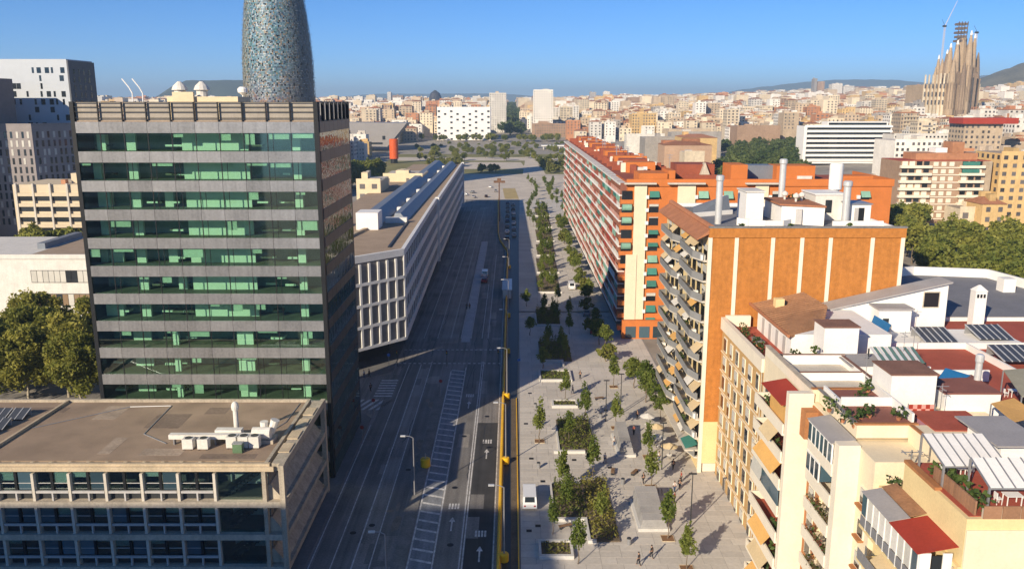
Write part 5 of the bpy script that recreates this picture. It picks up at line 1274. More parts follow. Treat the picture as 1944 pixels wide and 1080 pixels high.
# --- vehicles
tyre = M('tyre_rubber', (.015, .015, .016), .8, .2, 2); red_l = M('tail_light', (.35, .01, .01), .4, .1, 1); head_l = M('head_light', (.7, .7, .66), .3, .05, 1)
def car_parts(t, paint, kind='car'):
    if kind == 'car': prof = [(-2.1, .35), (2.1, .35), (2.15, .75), (1.9, .92), (.95, 1.0), (.35, 1.42), (-1.2, 1.45), (-1.95, 1.0), (-2.12, .9)]; w = .88; glass = ((-1.05, .3), 1.05, 1.38)
    else: prof = [(-2.6, .38), (2.5, .38), (2.6, .9), (2.35, 1.15), (1.75, 1.95), (1.4, 2.05), (-2.5, 2.05), (-2.65, 1.0)]; w = .97; glass = ((.2, 1.45), 1.2, 1.8)
    mb = MB(); k = len(prof)
    top = max(z for _, z in prof)
    def wy(z): return w-.18*max(0, (z-.95)/(top-.95+.01))*(1 if kind == 'car' else .5)
    L_ = [(x, -wy(z), z) for x, z in prof]; Rr = [(x, wy(z), z) for x, z in prof]
    mb.face(L_); mb.face(Rr[::-1])
    for i in range(k):
        j = (i+1) % k; mb.face([L_[i], Rr[i], Rr[j], L_[j]])
    yield 'body', mb, paint
    (g0, g1), z0, z1 = glass; ww = wy((z0+z1)/2)+.012
    for s in (-1, 1):
        m2 = MB(); q = [(g0-.25, s*(wy(z0)+.01), z0), (g1+.35, s*(wy(z0)+.01), z0), (g1, s*(wy(z1)+.01), z1), (g0, s*(wy(z1)+.01), z1)]
        m2.face(q if s < 0 else q[::-1]); yield 'side_glass', m2, gl_dark
    a, b = (prof[4], prof[5]) if kind == 'car' else (prof[3], prof[4])
    n = Vector((b[1]-a[1], 0, a[0]-b[0])).normalized()*.015
    m2 = MB(); m2.face([(a[0]+n.x, -.72, a[1]+n.z), (a[0]+n.x, .72, a[1]+n.z), (b[0]+n.x, .66, b[1]+n.z), (b[0]+n.x, -.66, b[1]+n.z)]); yield 'windscreen', m2, gl_dark
    a, b = (prof[6], prof[7]) if kind == 'car' else (prof[6], prof[7])
    n = Vector((b[1]-a[1], 0, a[0]-b[0])).normalized()*.015; b2 = (a[0]+(b[0]-a[0])*.7, a[1]+(b[1]-a[1])*.7)
    m2 = MB(); m2.face([(a[0]+n.x, -.64, a[1]+n.z), (a[0]+n.x, .64, a[1]+n.z), (b2[0]+n.x, .68, b2[1]+n.z), (b2[0]+n.x, -.68, b2[1]+n.z)]); yield 'rear_window', m2, gl_dark
    for x in (-1.35, 1.35):
        for s in (-1, 1):
            m2 = MB(); m2.limb((x, s*(w-.2), .33), (x, s*(w+.02), .33), .33, .33, 12); yield 'wheel', m2, tyre
    for s in (-1, 1):
        yield 'headlight', MB().box(prof[2][0]-.12, prof[2][0]+.0, s*.62-.16, s*.62+.16, .66, .8), head_l
        yield 'tail_light', MB().box(prof[-1][0]-.03, prof[-1][0]+.1, s*.66-.12, s*.66+.12, .7, .88), red_l
CARM = {}
def vehicle(x, y, deg, paint, lab, kind='car', grp=None):
    global FR
    t = thing('parked_'+kind if grp else kind, lab, kind, (x, y, .03), group=grp)
    key = (paint.name, kind)
    if key not in CARM: CARM[key] = [(n, mb.mesh(n, m, n == 'wheel')) for n, mb, m in car_parts(t, paint, kind)]
    for n, me in CARM[key]: obj(n, me, t, (x, y, .03), math.radians(deg))
vw = M('car_white', (.75, .75, .74), .35, .03, 1, spec=.5); vr = M('car_red', (.25, .015, .02), .35, .05, 1, spec=.5); vb = M('car_black', (.02, .02, .025), .3, .05, 1, spec=.5); vg = M('car_grey', (.2, .21, .22), .35, .05, 1, spec=.5); vs = M('car_silver', (.42, .43, .44), .35, .05, 1, metal=.5); vbl = M('car_blue', (.03, .07, .16), .35, .05, 1, spec=.5)
vehicle(2.4, 107.4, 90, vw, 'white delivery van parked beside the large stepped planter', 'van')
vehicle(-8.6, 262, 90, vw, 'white van driving away behind the dark red car', 'van')
vehicle(-8.5, 253.2, 90, vr, 'dark red car following the white van on the avenue')
vehicle(19.6, 195, 85, vr, 'dark red car parked under the shaded tree line')
vehicle(19.6, 203, 85, vb, 'black car parked behind the red car under the tree line')
vehicle(19.4, 212, 85, vg, 'grey car parked behind the black car under the tree line')
vehicle(17.6, 244, 90, vw, 'white van parked in sun beyond the tower shadow', 'van')
rr = random.Random(4)
for i in range(15):
    m = rr.choice((vw, vb, vg, vs, vbl)); nm = {'car_white': 'white', 'car_black': 'black', 'car_grey': 'grey', 'car_silver': 'silver', 'car_blue': 'blue'}[m.name]
    vehicle(-1.4-(i*.0)-(.024*i)+(2.9 if i % 2 else 0)-.6, 335+i*8.6, 90+rr.uniform(-4, 4), m, nm+' car in the shaded works car park beside the road bend', 'car', 'cars in the works car park')
for i, (x, y, a) in enumerate(((-22, 486, 80), (-15, 489, 95), (-33, 492, 20), (-41, 500, 10), (-28, 498, 160), (-10, 520, 90), (-14, 545, 85), (-46, 515, 40), (-36, 522, 60), (-24, 512, 120))):
    m = rr.choice((vw, vb, vg, vs)); nm = {'car_white': 'white', 'car_black': 'black', 'car_grey': 'grey', 'car_silver': 'silver'}[m.name]
    vehicle(x, y, a, m, nm+' car on the sunlit square beyond the avenue', 'car', 'cars on the sunlit square')
for i, (x, y, a, m, nm) in enumerate(((-95, 143.5, 0, vs, 'silver'), (-88, 143.5, 0, vb, 'black'), (-80.5, 143.6, 0, vr, 'red'), (-73, 143.5, 0, vg, 'grey'), (-104, 143.5, 0, vw, 'white'))):
    vehicle(x, y, a, m, nm+' car parked under the plane trees of the side road', 'car', 'cars under the plane trees')
# --- small plaza furniture
def bench(x, y, a, lab='plain timber bench on the sunlit plaza'):
    global FR
    sv = FR.copy(); FR = sv @ Matrix.Translation((x, y, .05)) @ Matrix.Rotation(a, 4, 'Z')
    t = thing('bench', lab, 'bench', (0, 0, 0), group='plaza benches')
    for q in range(3): pbox('seat_slat', t, M('bench_wood', (.22, .13, .07), .8, .2, 2), -.9, .9, -.27+q*.18, -.11+q*.18, .4, .46)
    for q in (-.7, .7): pbox('leg', t, metal_dk, q-.05, q+.05, -.25, .25, 0, .4)
    FR = sv
for x, y, a in ((18.2, 116.5, 1.0), (15.0, 116.8, 1.4), (6.9, 100.2, .4), (22.2, 131, .9), (16.2, 148.5, .3), (21, 105.5, 1.2)): bench(x, y, a)
for i, (x, y) in enumerate(((2.2, 99.5), (3.4, 100.8), (3.0, 122), (8.3, 119.6), (2.4, 136.5), (16.8, 143), (14.8, 118.7), (3.4, 152), (4.5, 114), (9.6, 121.5))):
    MB().box(x-.35, x+.35, y-.35, y+.35, .045, .056).build('drain_cover', cover, plaza)
def cycle_rack(x, y):
    t = thing('cycle_rack', 'low dark bicycle hoop rack on the plaza', 'rack', (x, y, .05), group='bicycle racks')
    for q in range(4): MB().path([(x+q*.5, y, .05), (x+q*.5, y, .75), (x+q*.5, y+.6, .75), (x+q*.5, y+.6, .05)], .03, 5).build('hoop', metal_dk, t)
cycle_rack(7.6, 99.0); cycle_rack(19.6, 109.5)
# --- bins, signs, cafe tables
for i, (x, y) in enumerate(((16.0, 113), (4.0, 118.5), (14.6, 96), (22.8, 127.5), (15.5, 139), (13.9, 150.5), (4.2, 144))):
    t = thing('litter_bin', 'grey litter bin with dark mouth on the plaza', 'litter bin', (x, y, .05), group='plaza litter bins'); MB().lathe(x, y, [(.24, .05), (.3, .9)], 10).build('drum', metal_gr, t); MB().lathe(x, y, [(.3, .9), (.26, 1.0), (.1, 1.02)], 10).build('mouth', metal_dk, t)
for i, (x, y) in enumerate(((22.9, 134.5), (23.6, 129.8), (23.2, 125.4), (24.3, 121.8))):
    t = thing('cafe_parasol', 'cream cafe parasol over a small table beside the brick block', 'parasol', (x, y, .05), group='cafe parasols'); MB().cone(x, y, .05, 2.6, .04, n=6).build('pole', metal_gr, t); MB().lathe(x, y, [(1.35, 2.15), (.7, 2.45), (.05, 2.72)], 8).build('canopy', aw_cream if i % 2 else white_dirty, t); MB().lathe(x, y, [(.3, .05), (.3, .1)], 8).build('foot', conc, t); MB().lathe(x, y, [(.45, .75), (.45, .8)], 10).build('table_top', white, t)
for i, (x, y, h) in enumerate(((-24.2, 139.5, 3.2), (-25.4, 166.5, 3.2), (-13.4, 151, 2.8), (1.4, 165, 2.6), (-24.2, 128, 2.8))):
    t = thing('road_sign', 'small round road sign on a grey post beside the avenue', 'road sign', (x, y, 0), group='road signs'); MB().cone(x, y, 0, h, .04, n=6).build('post', metal_gr, t); MB().limb((x, y-.06, h), (x, y-.03, h), .33, .33, 14).build('disc', M('sign_blue', (.03, .12, .4), .5, .05, 1) if i % 2 else M('car_red', (.25, .015, .02)), t)
for i, (x, y) in enumerate(((-24.0, 168.8), (-2.9, 169.3), (-24.2, 183.5), (-13.6, 168.6))):
    t = thing('traffic_light', 'dark traffic light on a post at the avenue crossing', 'traffic light', (x, y, 0), group='traffic lights at the crossing'); MB().cone(x, y, 0, 3.4, .06, n=8).build('post', metal_dk, t); MB().box(x-.16, x+.16, y-.14, y+.14, 2.6, 3.5).build('signal_head', black, t)
    for k, c in enumerate((red_l, paint_y, M('green_metal', (.10, .17, .09)))): MB().limb((x, y-.15, 3.33-k*.28), (x, y-.19, 3.33-k*.28), .1, .1, 8).build('lens', c, t)
# --- people
skin = M('skin', (.42, .25, .17), .6, .05, 2); cloths = [M('cloth_dark', (.025, .025, .03), .9, .1, 2), M('cloth_white', (.6, .58, .55), .9, .1, 2), M('cloth_blue', (.05, .08, .15), .9, .1, 2), M('cloth_red', (.3, .04, .03), .9, .1, 2)]
hair_m = M('hair', (.03, .02, .014), .7, .1, 3)
def skin_obj(name, verts, edges, rad, mat, sub=1):
    me = bpy.data.meshes.new(name); me.from_pydata(verts, edges, []); me.materials.append(mat)
    o = bpy.data.objects.new(name, me); COL.objects.link(o)
    md = o.modifiers.new('Skin', 'SKIN'); md.use_smooth_shade = True
    for i, r in enumerate(rad): me.skin_vertices[0].data[i].radius = (r, r)
    me.skin_vertices[0].data[0].use_root = True
    o.modifiers.new('Sub', 'SUBSURF').levels = sub; o.modifiers['Sub'].render_levels = sub
    bpy.context.view_layer.update()
    dg = bpy.context.evaluated_depsgraph_get(); m2 = bpy.data.meshes.new_from_object(o.evaluated_get(dg)); bpy.data.objects.remove(o)
    m2.name = name; return m2
def person_meshes(step, shirt, trousers):
    j = {'pel': (0, 0, .95), 'che': (0, .01, 1.25), 'nek': (0, .02, 1.46), 'hd0': (0, .03, 1.56), 'hd1': (0, .04, 1.68)}
    order = ['pel', 'che', 'nek', 'hd0', 'hd1']; ed = [(0, 1), (1, 2), (2, 3), (3, 4)]; rd = [.14, .15, .06, .09, .085]
    for s in (-1, 1):
        k = len(order); st = step*s
        order += ['hip%d' % s, 'kne%d' % s, 'ank%d' % s, 'toe%d' % s]; ed += [(0, k), (k, k+1), (k+1, k+2), (k+2, k+3)]; rd += [.095, .065, .045, .04]
        j['hip%d' % s] = (.1*s, 0, .88); j['kne%d' % s] = (.1*s, st*.5+.03, .49); j['ank%d' % s] = (.1*s, st*.8-.02, .07); j['toe%d' % s] = (.11*s, st*.8+.15, .04)
        k = len(order); order += ['sho%d' % s, 'elb%d' % s, 'wri%d' % s, 'han%d' % s]; ed += [(1, k), (k, k+1), (k+1, k+2), (k+2, k+3)]; rd += [.06, .045, .034, .035]
        j['sho%d' % s] = (.2*s, .0, 1.38); j['elb%d' % s] = (.25*s, -st*.25-.02, 1.1); j['wri%d' % s] = (.25*s, -st*.4+.08, .88); j['han%d' % s] = (.245*s, -st*.45+.1, .79)
    b = skin_obj('body', [j[o] for o in order], ed, rd, skin)
    sh = skin_obj('shirt', [j['che'], j['pel'], (0, .02, 1.42), j['sho-1'], j['elb-1'], j['sho1'], j['elb1']], [(0, 1), (0, 2), (0, 3), (3, 4), (0, 5), (5, 6)], [.17, .155, .085, .078, .06, .078, .06], shirt)
    tr = skin_obj('trousers', [j['pel'], j['hip-1'], j['kne-1'], j['ank-1'], j['hip1'], j['kne1'], j['ank1']], [(0, 1), (1, 2), (2, 3), (0, 4), (4, 5), (5, 6)], [.152, .11, .08, .062, .11, .08, .062], trousers)
    hr = MB().lathe(0, .02, [(.07, 1.63), (.098, 1.66), (.1, 1.72), (.075, 1.775), (.03, 1.79)], 10).mesh('hair', hair_m, True)
    return [('body', b), ('shirt', sh), ('trousers', tr), ('hair', hr)]
PM = [person_meshes(.32, cloths[0], cloths[0]), person_meshes(.25, cloths[1], cloths[2]), person_meshes(.05, cloths[3], cloths[0])]
PL = ['person in dark clothes walking across the plaza', 'person in white top and blue trousers walking on the pavement', 'person in red top standing on the plaza']
for x, y, a, k in ((15.1, 91.2, 70, 0), (16.9, 92.8, 60, 0), (23.0, 110.4, 10, 1), (23.9, 111.4, 190, 0), (22.6, 120.8, 40, 1), (24.6, 113.8, 90, 2), (19.0, 113.2, 20, 0), (13.6, 160.5, 0, 0), (21.6, 96.4, 100, 1), (-29.5, 160.5, 80, 1), (-28.6, 161.2, 80, 0), (-30.4, 148.5, 20, 1), (-12.0, 217.5, 0, 0), (-11.3, 217.8, 0, 0), (9.4, 153.2, 200, 0), (-26.9, 152.6, 45, 0), (20.2, 131.4, 30, 2), (16.4, 126.6, 60, 1), (4.3, 134.8, 180, 0), (22.4, 107.2, 75, 2), (14.2, 120.2, 330, 1), (24.2, 117.9, 5, 0), (11.5, 151.6, 120, 1), (21.8, 138.5, 10, 0)):
    onp = x > 0
    t = thing('person', PL[k] if onp else ('person in dark clothes crossing the shaded road' if k == 0 else 'person in white top and blue trousers at the shaded road corner'), 'person', (x, y, .05), group=('people on the plaza' if onp else 'people at the shaded road'))
    for n, me in PM[k]: obj(n, me, t, (x, y, .05 if onp or y < 150 else .13), math.radians(a))
# ================================================================ BACKGROUND
rb = random.Random(77)
def cmat(nm, c): return M(nm, c, .88, .16, .12, streak=.5, rand=.8, fine=6)
WALLS = {'cream': cmat('city_cream', (.64, .54, .39)), 'beige': cmat('city_beige', (.50, .39, .27)), 'white': cmat('city_white', (.68, .64, .57)), 'ochre': cmat('city_ochre', (.56, .38, .17)), 'brown': cmat('city_brown', (.36, .24, .16)), 'terracotta': cmat('city_brick', (.44, .21, .11)), 'grey': cmat('city_grey', (.36, .33, .30))}
ROOFS = {'flat': M('city_roof_flat', (.42, .34, .26), .9, .25, .1, rand=.6), 'tiled': M('city_roof_tile', (.36, .16, .085), .9, .25, .1, rand=.6), 'pale': M('city_roof_pale', (.55, .5, .43), .9, .2, .1, rand=.6)}
cwin = M('city_window', (.10, .09, .085), .5, .4, .3, spec=.6, rand=1.0)
KW = ['cream']*7+['beige']*5+['white']*8+['ochre']*2+['brown']+['terracotta']*2+['grey']
def house(mw, mr, md, x, y, w, d, z0, h, roof, rnd, wins=True, fine=1.0, deep=19, mbal=None):
    """walls into mw, roof things into mr, windows into md"""
    x0, x1, y0, y1, z1 = x-w/2, x+w/2, y-d/2, y+d/2, z0+h
    mw.box(x0, x1, y0, y1, z0, z1)
    if roof == 'tiled':
        mr.hexa([(x0-.4, y0-.4, z1), (x1+.4, y0-.4, z1), (x1+.4, y1+.4, z1), (x0-.4, y1+.4, z1)], [(x0+w*.3, y0+d*.4, z1+2.2), (x1-w*.3, y0+d*.4, z1+2.2), (x1-w*.3, y1-d*.4, z1+2.2), (x0+w*.3, y1-d*.4, z1+2.2)])
    else:
        mr.box(x0+.3, x1-.3, y0+.3, y1-.3, z1, z1+.12)
        mw.box(x0, x1, y0-.02, y0+.3, z1, z1+1.0)
    for q in range(rnd.randint(1, 3) if mbal is None else rnd.randint(3, 7)):
        sw = w*rnd.uniform(.08, .4); sd = d*rnd.uniform(.1, .4); sx = rnd.uniform(x0+1, x1-sw-1); sy = rnd.uniform(y0+1, y1-sd-1); sh = rnd.uniform(1.0, 4.2)
        (mw if rnd.random() < .6 else mr).box(sx, sx+sw, sy, sy+sd, z1, z1+sh)
    if wins:
        wf = rnd.uniform(.3, .5); bal = mbal is not None and rnd.random() < .5; gap = {rnd.randint(0, 5)} if rnd.random() < .5 else set()
        nf = max(2, int(h/3.3)); nc = max(2, int(w/(3.2*fine))); cw = w/nc; bc0 = rnd.randint(0, 1); bc1 = nc-rnd.randint(0, 1)
        for f in range(nf):
            zz = z0+h-(f+1)*h/nf+.9
            if zz < z0+h-deep: break
            if bal: mbal.box(x0+cw*bc0, x0+cw*bc1, y0-1.0, y0-.01, zz-.75, zz+.25)
            for c in range(nc):
                if c in gap or rnd.random() < .06: continue
                xx = x0+cw*(c+.5-wf/2); zh = h/nf*(.5 if not bal else .62); md.box(xx, xx+cw*wf, y0-.06, y0+.01, zz, zz+zh)
                if mbal is not None and rnd.random() < .4: md.box(xx, xx+cw*wf, y0-.1, y0-.06, zz+zh*rnd.uniform(.2, .75), zz+zh, 1)
        if rnd.random() < .5: return
        ns = max(2, int(d/(3.4*fine))); cs = d/ns; sx = x0-.06 if x > 0 else x1+.06
        for f in range(nf):
            zz = z0+h-(f+1)*h/nf+.9
            if zz < z0+h-deep: break
            for c in range(ns):
                yy = y0+cs*(c+.28); md.box(min(sx, sx+.05), max(sx, sx+.05), yy, yy+cs*.44, zz, zz+h/nf*.52)
# reserved areas (x0,x1,y0,y1)
RES = [(-135, 235, 470, 1065), (-60, 42, 140, 480), (-190, 95, 0, 470), (95, 330, 0, 300), (105, 330, 440, 930), (230, 330, 690, 760), (-180, -90, 440, 540), (-190, -105, 900, 1010), (-110, -20, 1080, 1150), (20, 62, 1150, 1230), (-45, 0, 1180, 1260), (480, 690, 1080, 1310), (150, 268, 285, 400), (95, 250, 300, 440), (240, 330, 430, 700), (-60, 60, 1060, 1180)]
def blocked(x, y, w, d):
    if abs(x) < 15+y*.004 and y > 1000: return True
    return any(x+w/2 > a and x-w/2 < b and y+d/2 > c and y-d/2 < e for a, b, c, e in RES)
lots = []
y = 300.0
while y < 5600:
    st = 12+y*.0095; lat = 11+y*.0068
    x = -y*.66-60+rb.uniform(0, lat)
    while x < y*.66+80:
        w = lat*rb.uniform(.72, 1.06); d = st*rb.uniform(.7, 1.0)
        xx, yy = x+w/2, y+rb.uniform(-.25, .25)*st
        h = rb.uniform(13, 25) if rb.random() < .9 else rb.uniform(26, 40)
        if yy > 2600: h *= .85
        if not blocked(xx, yy, w+4, d+4): lots.append((xx, yy, w, d, h))
        x += lat*(1.02 if rb.random() < .8 else 1.5)
    y += st
def inview(l): return abs(l[0]) < l[1]*.63
vis = sorted([l for l in lots if inview(l)], key=lambda l: l[1]*(1.0 if l[0] > -.3*l[1] else 1.6))
near = vis[:295]; nearset = set(id(l) for l in near)
RN = {'flat': 'flat terrace roof', 'tiled': 'red tiled roof', 'pale': 'pale terrace roof'}
for l in near:
    x, y, w, d, h = l; k = rb.choice(KW); rf = rb.choice(('flat', 'tiled', 'pale', 'flat')); z0 = elev(x, y)-1.5
    lab = '%s walled town house with %s in the dense city' % (k, RN[rf])
    t = thing('town_house', lab, 'town house', (x, y, z0), group='%s town houses, %s' % (k, RN[rf]))
    mw, mr, md, mbal = MB(), MB(), MB(), MB(); house(mw, mr, md, x, y, w, d, z0, h+1.5, rf, rb, True, rb.uniform(.75, 1.4), 19, mbal)
    mw.build('wall', WALLS[k], t); mr.build('roof', ROOFS[rf], t); tag(md.build('windows', [cwin, blind], t), kind='stuff')
    if mbal.f: tag(mbal.build('balconies', rb.choice((WALLS['white'], WALLS['cream'], WALLS['grey'])), t), kind='stuff')
far = {k: (MB(), MB(), MB()) for k in WALLS}
ms = list(WALLS.values())+list(ROOFS.values())+[cwin]; big = MB()
for l in lots:
    if id(l) in nearset or not (abs(l[0]) < l[1]*.66+40): continue
    x, y, w, d, h = l; k = rb.choice(KW); rf = rb.choice(('flat', 'tiled', 'pale', 'flat')); z0 = elev(x, y)-3
    mw, mr, md = MB(), MB(), MB(); house(mw, mr, md, x, y, w, d, z0, h+3, rf, rb, y < 1700, 1.25)
    for m_, mi in ((mw, list(WALLS).index(k)), (mr, len(WALLS)+list(ROOFS).index(rf)), (md, len(ms)-1)):
        o = len(big.v); big.v += m_.v; big.f += [tuple(i+o for i in f) for f in m_.f]; big.m += [mi]*len(m_.f)
o = big.build('far_city', ms); tag(o, 'far sea of beige, white and terracotta town houses', 'city', kind='stuff')

# ---------------------------------------------------------------- bullet shaped glass tower
AX, AY = -130.0, 484.0
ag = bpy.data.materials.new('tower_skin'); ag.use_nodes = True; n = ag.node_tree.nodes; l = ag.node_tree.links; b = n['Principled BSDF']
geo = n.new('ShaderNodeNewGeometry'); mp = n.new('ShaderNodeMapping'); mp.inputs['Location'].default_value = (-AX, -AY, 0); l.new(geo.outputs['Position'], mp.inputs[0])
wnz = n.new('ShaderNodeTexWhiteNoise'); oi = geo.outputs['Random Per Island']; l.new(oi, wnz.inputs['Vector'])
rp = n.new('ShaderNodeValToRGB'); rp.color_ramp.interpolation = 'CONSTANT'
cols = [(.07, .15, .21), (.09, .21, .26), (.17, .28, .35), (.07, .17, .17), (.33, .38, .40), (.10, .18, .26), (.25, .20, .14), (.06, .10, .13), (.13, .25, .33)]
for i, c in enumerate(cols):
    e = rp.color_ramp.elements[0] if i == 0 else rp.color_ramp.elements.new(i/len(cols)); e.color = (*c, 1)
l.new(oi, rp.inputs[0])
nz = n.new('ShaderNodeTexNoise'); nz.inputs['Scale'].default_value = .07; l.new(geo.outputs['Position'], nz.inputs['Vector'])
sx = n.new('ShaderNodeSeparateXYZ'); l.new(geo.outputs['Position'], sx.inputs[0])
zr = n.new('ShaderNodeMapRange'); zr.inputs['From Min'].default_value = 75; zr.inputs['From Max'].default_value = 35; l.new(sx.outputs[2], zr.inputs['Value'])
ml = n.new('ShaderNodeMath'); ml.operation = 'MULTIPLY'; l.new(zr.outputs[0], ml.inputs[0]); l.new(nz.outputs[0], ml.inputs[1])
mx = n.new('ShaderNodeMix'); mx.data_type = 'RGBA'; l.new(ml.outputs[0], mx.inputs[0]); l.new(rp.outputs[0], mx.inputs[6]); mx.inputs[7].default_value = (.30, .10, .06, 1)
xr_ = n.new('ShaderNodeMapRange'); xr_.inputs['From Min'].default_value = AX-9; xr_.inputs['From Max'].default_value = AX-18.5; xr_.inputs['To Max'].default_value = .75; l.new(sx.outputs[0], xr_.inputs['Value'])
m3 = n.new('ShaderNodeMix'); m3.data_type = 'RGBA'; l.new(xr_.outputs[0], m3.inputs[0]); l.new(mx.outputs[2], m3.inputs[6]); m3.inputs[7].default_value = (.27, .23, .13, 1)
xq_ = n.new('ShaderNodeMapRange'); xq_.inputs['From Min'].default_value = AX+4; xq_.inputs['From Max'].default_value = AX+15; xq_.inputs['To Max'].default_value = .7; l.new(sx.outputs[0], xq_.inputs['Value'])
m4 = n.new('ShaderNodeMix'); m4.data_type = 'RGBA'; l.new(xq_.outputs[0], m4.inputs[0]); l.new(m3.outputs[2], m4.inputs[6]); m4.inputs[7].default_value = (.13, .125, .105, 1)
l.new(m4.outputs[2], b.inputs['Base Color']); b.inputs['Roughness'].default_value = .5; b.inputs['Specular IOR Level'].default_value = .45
louv = M('glass_louvre', (.17, .19, .2), .5, .1, .5, spec=.8, rand=.8)
AG = thing('bullet_tower', 'bullet shaped tower clad in speckled blue and grey glass panels', 'tower', (AX, AY, 0))
def arad(z):
    pr = [(0, 18.2), (25, 19.2), (54, 19.6), (75, 19.2), (92, 18.0), (109, 16.0), (122, 13.2), (132, 10), (140, 5.8), (144, .6)]
    for (a, ra), (b_, rb_) in zip(pr, pr[1:]):
        if z <= b_: return ra+(rb_-ra)*(z-a)/(b_-a)
    return .5
core = MB(); core.lathe(AX, AY, [(arad(z)-.6, z) for z in range(0, 145, 6)], 48); core.build('core', M('tower_core', (.09, .10, .105), .6, .1, .3), AG, True)
sk = MB(); lv = MB(); nseg = 150; dz = .85; z = 20.0
while z < 141:
    ra, rb_ = arad(z), arad(z+dz)
    for i in range(nseg):
        a0 = 2*math.pi*i/nseg; a1 = a0+2*math.pi/nseg*.97
        am = (a0+a1)/2
        if math.sin(am) > .35: continue                   # the side turned away
        if rb.random() < .07: continue                     # window openings show the dark core
        o_ = rb.uniform(-.12, .1)
        sk.face([(AX+(ra+o_)*math.cos(a0), AY+(ra+o_)*math.sin(a0), z+.04), (AX+(ra+o_)*math.cos(a1), AY+(ra+o_)*math.sin(a1), z+.04), (AX+(rb_+o_)*math.cos(a1), AY+(rb_+o_)*math.sin(a1), z+dz-.04), (AX+(rb_+o_)*math.cos(a0), AY+(rb_+o_)*math.sin(a0), z+dz-.04)])
        if rb.random() < .08:
            t_ = rb.uniform(-.1, .55); r1 = ra+.75; r2 = ra+.75+math.sin(t_)*.6
            lv.face([(AX+r2*math.cos(a0), AY+r2*math.sin(a0), z+.1), (AX+r2*math.cos(a1), AY+r2*math.sin(a1), z+.1), (AX+r1*math.cos(a1), AY+r1*math.sin(a1), z+.6), (AX+r1*math.cos(a0), AY+r1*math.sin(a0), z+.6)])
    z += dz
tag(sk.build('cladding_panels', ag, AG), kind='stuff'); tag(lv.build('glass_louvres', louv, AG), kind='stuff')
# ---------------------------------------------------------------- basilica under construction
SX, SY = 608.0, 1200.0; SZ = elev(SX, SY)-2
stone_s = M('basilica_stone', (.40, .295, .19), .9, .2, .05, streak=1.0); stone_d = M('basilica_dark', (.24, .17, .115), .9, .2, .05, streak=1.0)
SF = thing('basilica', 'tan stone basilica with clustered spires, scaffold top and cranes', 'basilica', (SX, SY, SZ))
def pxx(x, y, Y): p = PY(x, y, Y); return p.x, p.z
def spire(px_, ytop, r, dy, m=stone_s, tip=None):
    X, ztop = pxx(px_, ytop, SY+dy); h = ztop-SZ; mb = MB(); r *= 1.3
    mb.lathe(X, SY+dy, [(r, SZ), (r, SZ+h*.45), (r*.86, SZ+h*.62), (r*.66, SZ+h*.78), (r*.42, SZ+h*.9), (r*.2, SZ+h*.97), (r*.1, SZ+h)], 10); s_ = mb.build('spire', m, SF)
    nb_ = MB()
    for q in range(10):
        a = 2*math.pi*q/10+.3; nb_.box(X+r*math.cos(a)-.35, X+r*math.cos(a)+.35, SY+dy+r*math.sin(a)-.35, SY+dy+r*math.sin(a)+.35, SZ+h*.3, SZ+h*.66)
    nb_.build('spire_rib', stone_d if m is stone_s else stone_s, SF)
    if tip: MB().lathe(X, SY+dy, [(r*.15, ztop-6), (r*.3, ztop-4.5), (r*.22, ztop-2), (r*.1, ztop+1)], 8).build('finial', tip, SF)
Xc, zc_ = pxx(1827, 68, SY+10); MB().lathe(Xc, SY+10, [(11, SZ), (10, SZ+60), (8.6, SZ+95), (6.6, zc_-8), (5.6, zc_)], 12).build('great_tower', stone_s, SF)
for q in range(12): MB().limb((Xc+10.2*math.cos(q*.524), SY+10+10.2*math.sin(q*.524), SZ+40), (Xc+6*math.cos(q*.524), SY+10+6*math.sin(q*.524), zc_-4), .7, .5, 5).build('tower_rib', stone_d, SF)
spire(1819, 78, 5.0, -6, stone_s, white); spire(1838, 84, 5.0, 4, stone_d); spire(1845, 60, 4.6, -14, stone_s, white); spire(1852, 66, 4.4, -6, stone_s, white); spire(1806, 84, 4.8, 2, stone_s, white); spire(1799, 96, 4.4, 16, stone_d, white); spire(1790, 112, 4.6, 20); spire(1783, 106, 3.6, 34, stone_s, white); spire(1858, 100, 4.4, 8, stone_d); spire(1812, 110, 4.6, -12); spire(1832, 118, 4.0, -18, stone_d); spire(1777, 128, 3.8, 30)
X0, zt = pxx(1826, 42, SY+10)
sc_ = MB()
for q in range(5): sc_.box(X0-6.5+(q % 2), X0+6.5-(q % 2), SY+4, SY+16, zt-27+q*5.6, zt-27+q*5.6+2.9)
for q in (-6, -2, 2, 6): sc_.box(X0+q-.4, X0+q+.4, SY+4, SY+5, zt-27, zt)
sc_.build('scaffold', M('scaffold', (.16, .12, .10), .8, .2, .2), SF)
x0, z1 = pxx(1757, 148, SY-10); x1, _ = pxx(1800, 148, SY-10)
MB().box(x0, x1+30, SY-6, SY+45, SZ, z1-9).build('nave', stone_s, SF)
for i in range(7):
    xx = x0+1.5+i*5.2; mb = MB(); mb.hexa([(xx-2.3, SY-9, SZ), (xx+2.3, SY-9, SZ), (xx+2.3, SY-5.9, SZ), (xx-2.3, SY-5.9, SZ)], [(xx-.6, SY-8, z1+4+2*(i > 3)), (xx+.6, SY-8, z1+4+2*(i > 3)), (xx+.6, SY-6, z1+4+2*(i > 3)), (xx-.6, SY-6, z1+4+2*(i > 3))]); mb.build('gable', WALLS['cream'], SF)
    for q in range(3): MB().box(xx-.7, xx+.7, SY-9.4, SY-8.0, z1-14-q*11, z1-8-q*11).build('nave_window', cwin, SF)
x0, z1 = pxx(1812, 122, SY-12); x1, _ = pxx(1858, 122, SY-12)
MB().box(x0, x1, SY-12, SY+20, SZ, z1-12).build('transept', stone_d, SF)
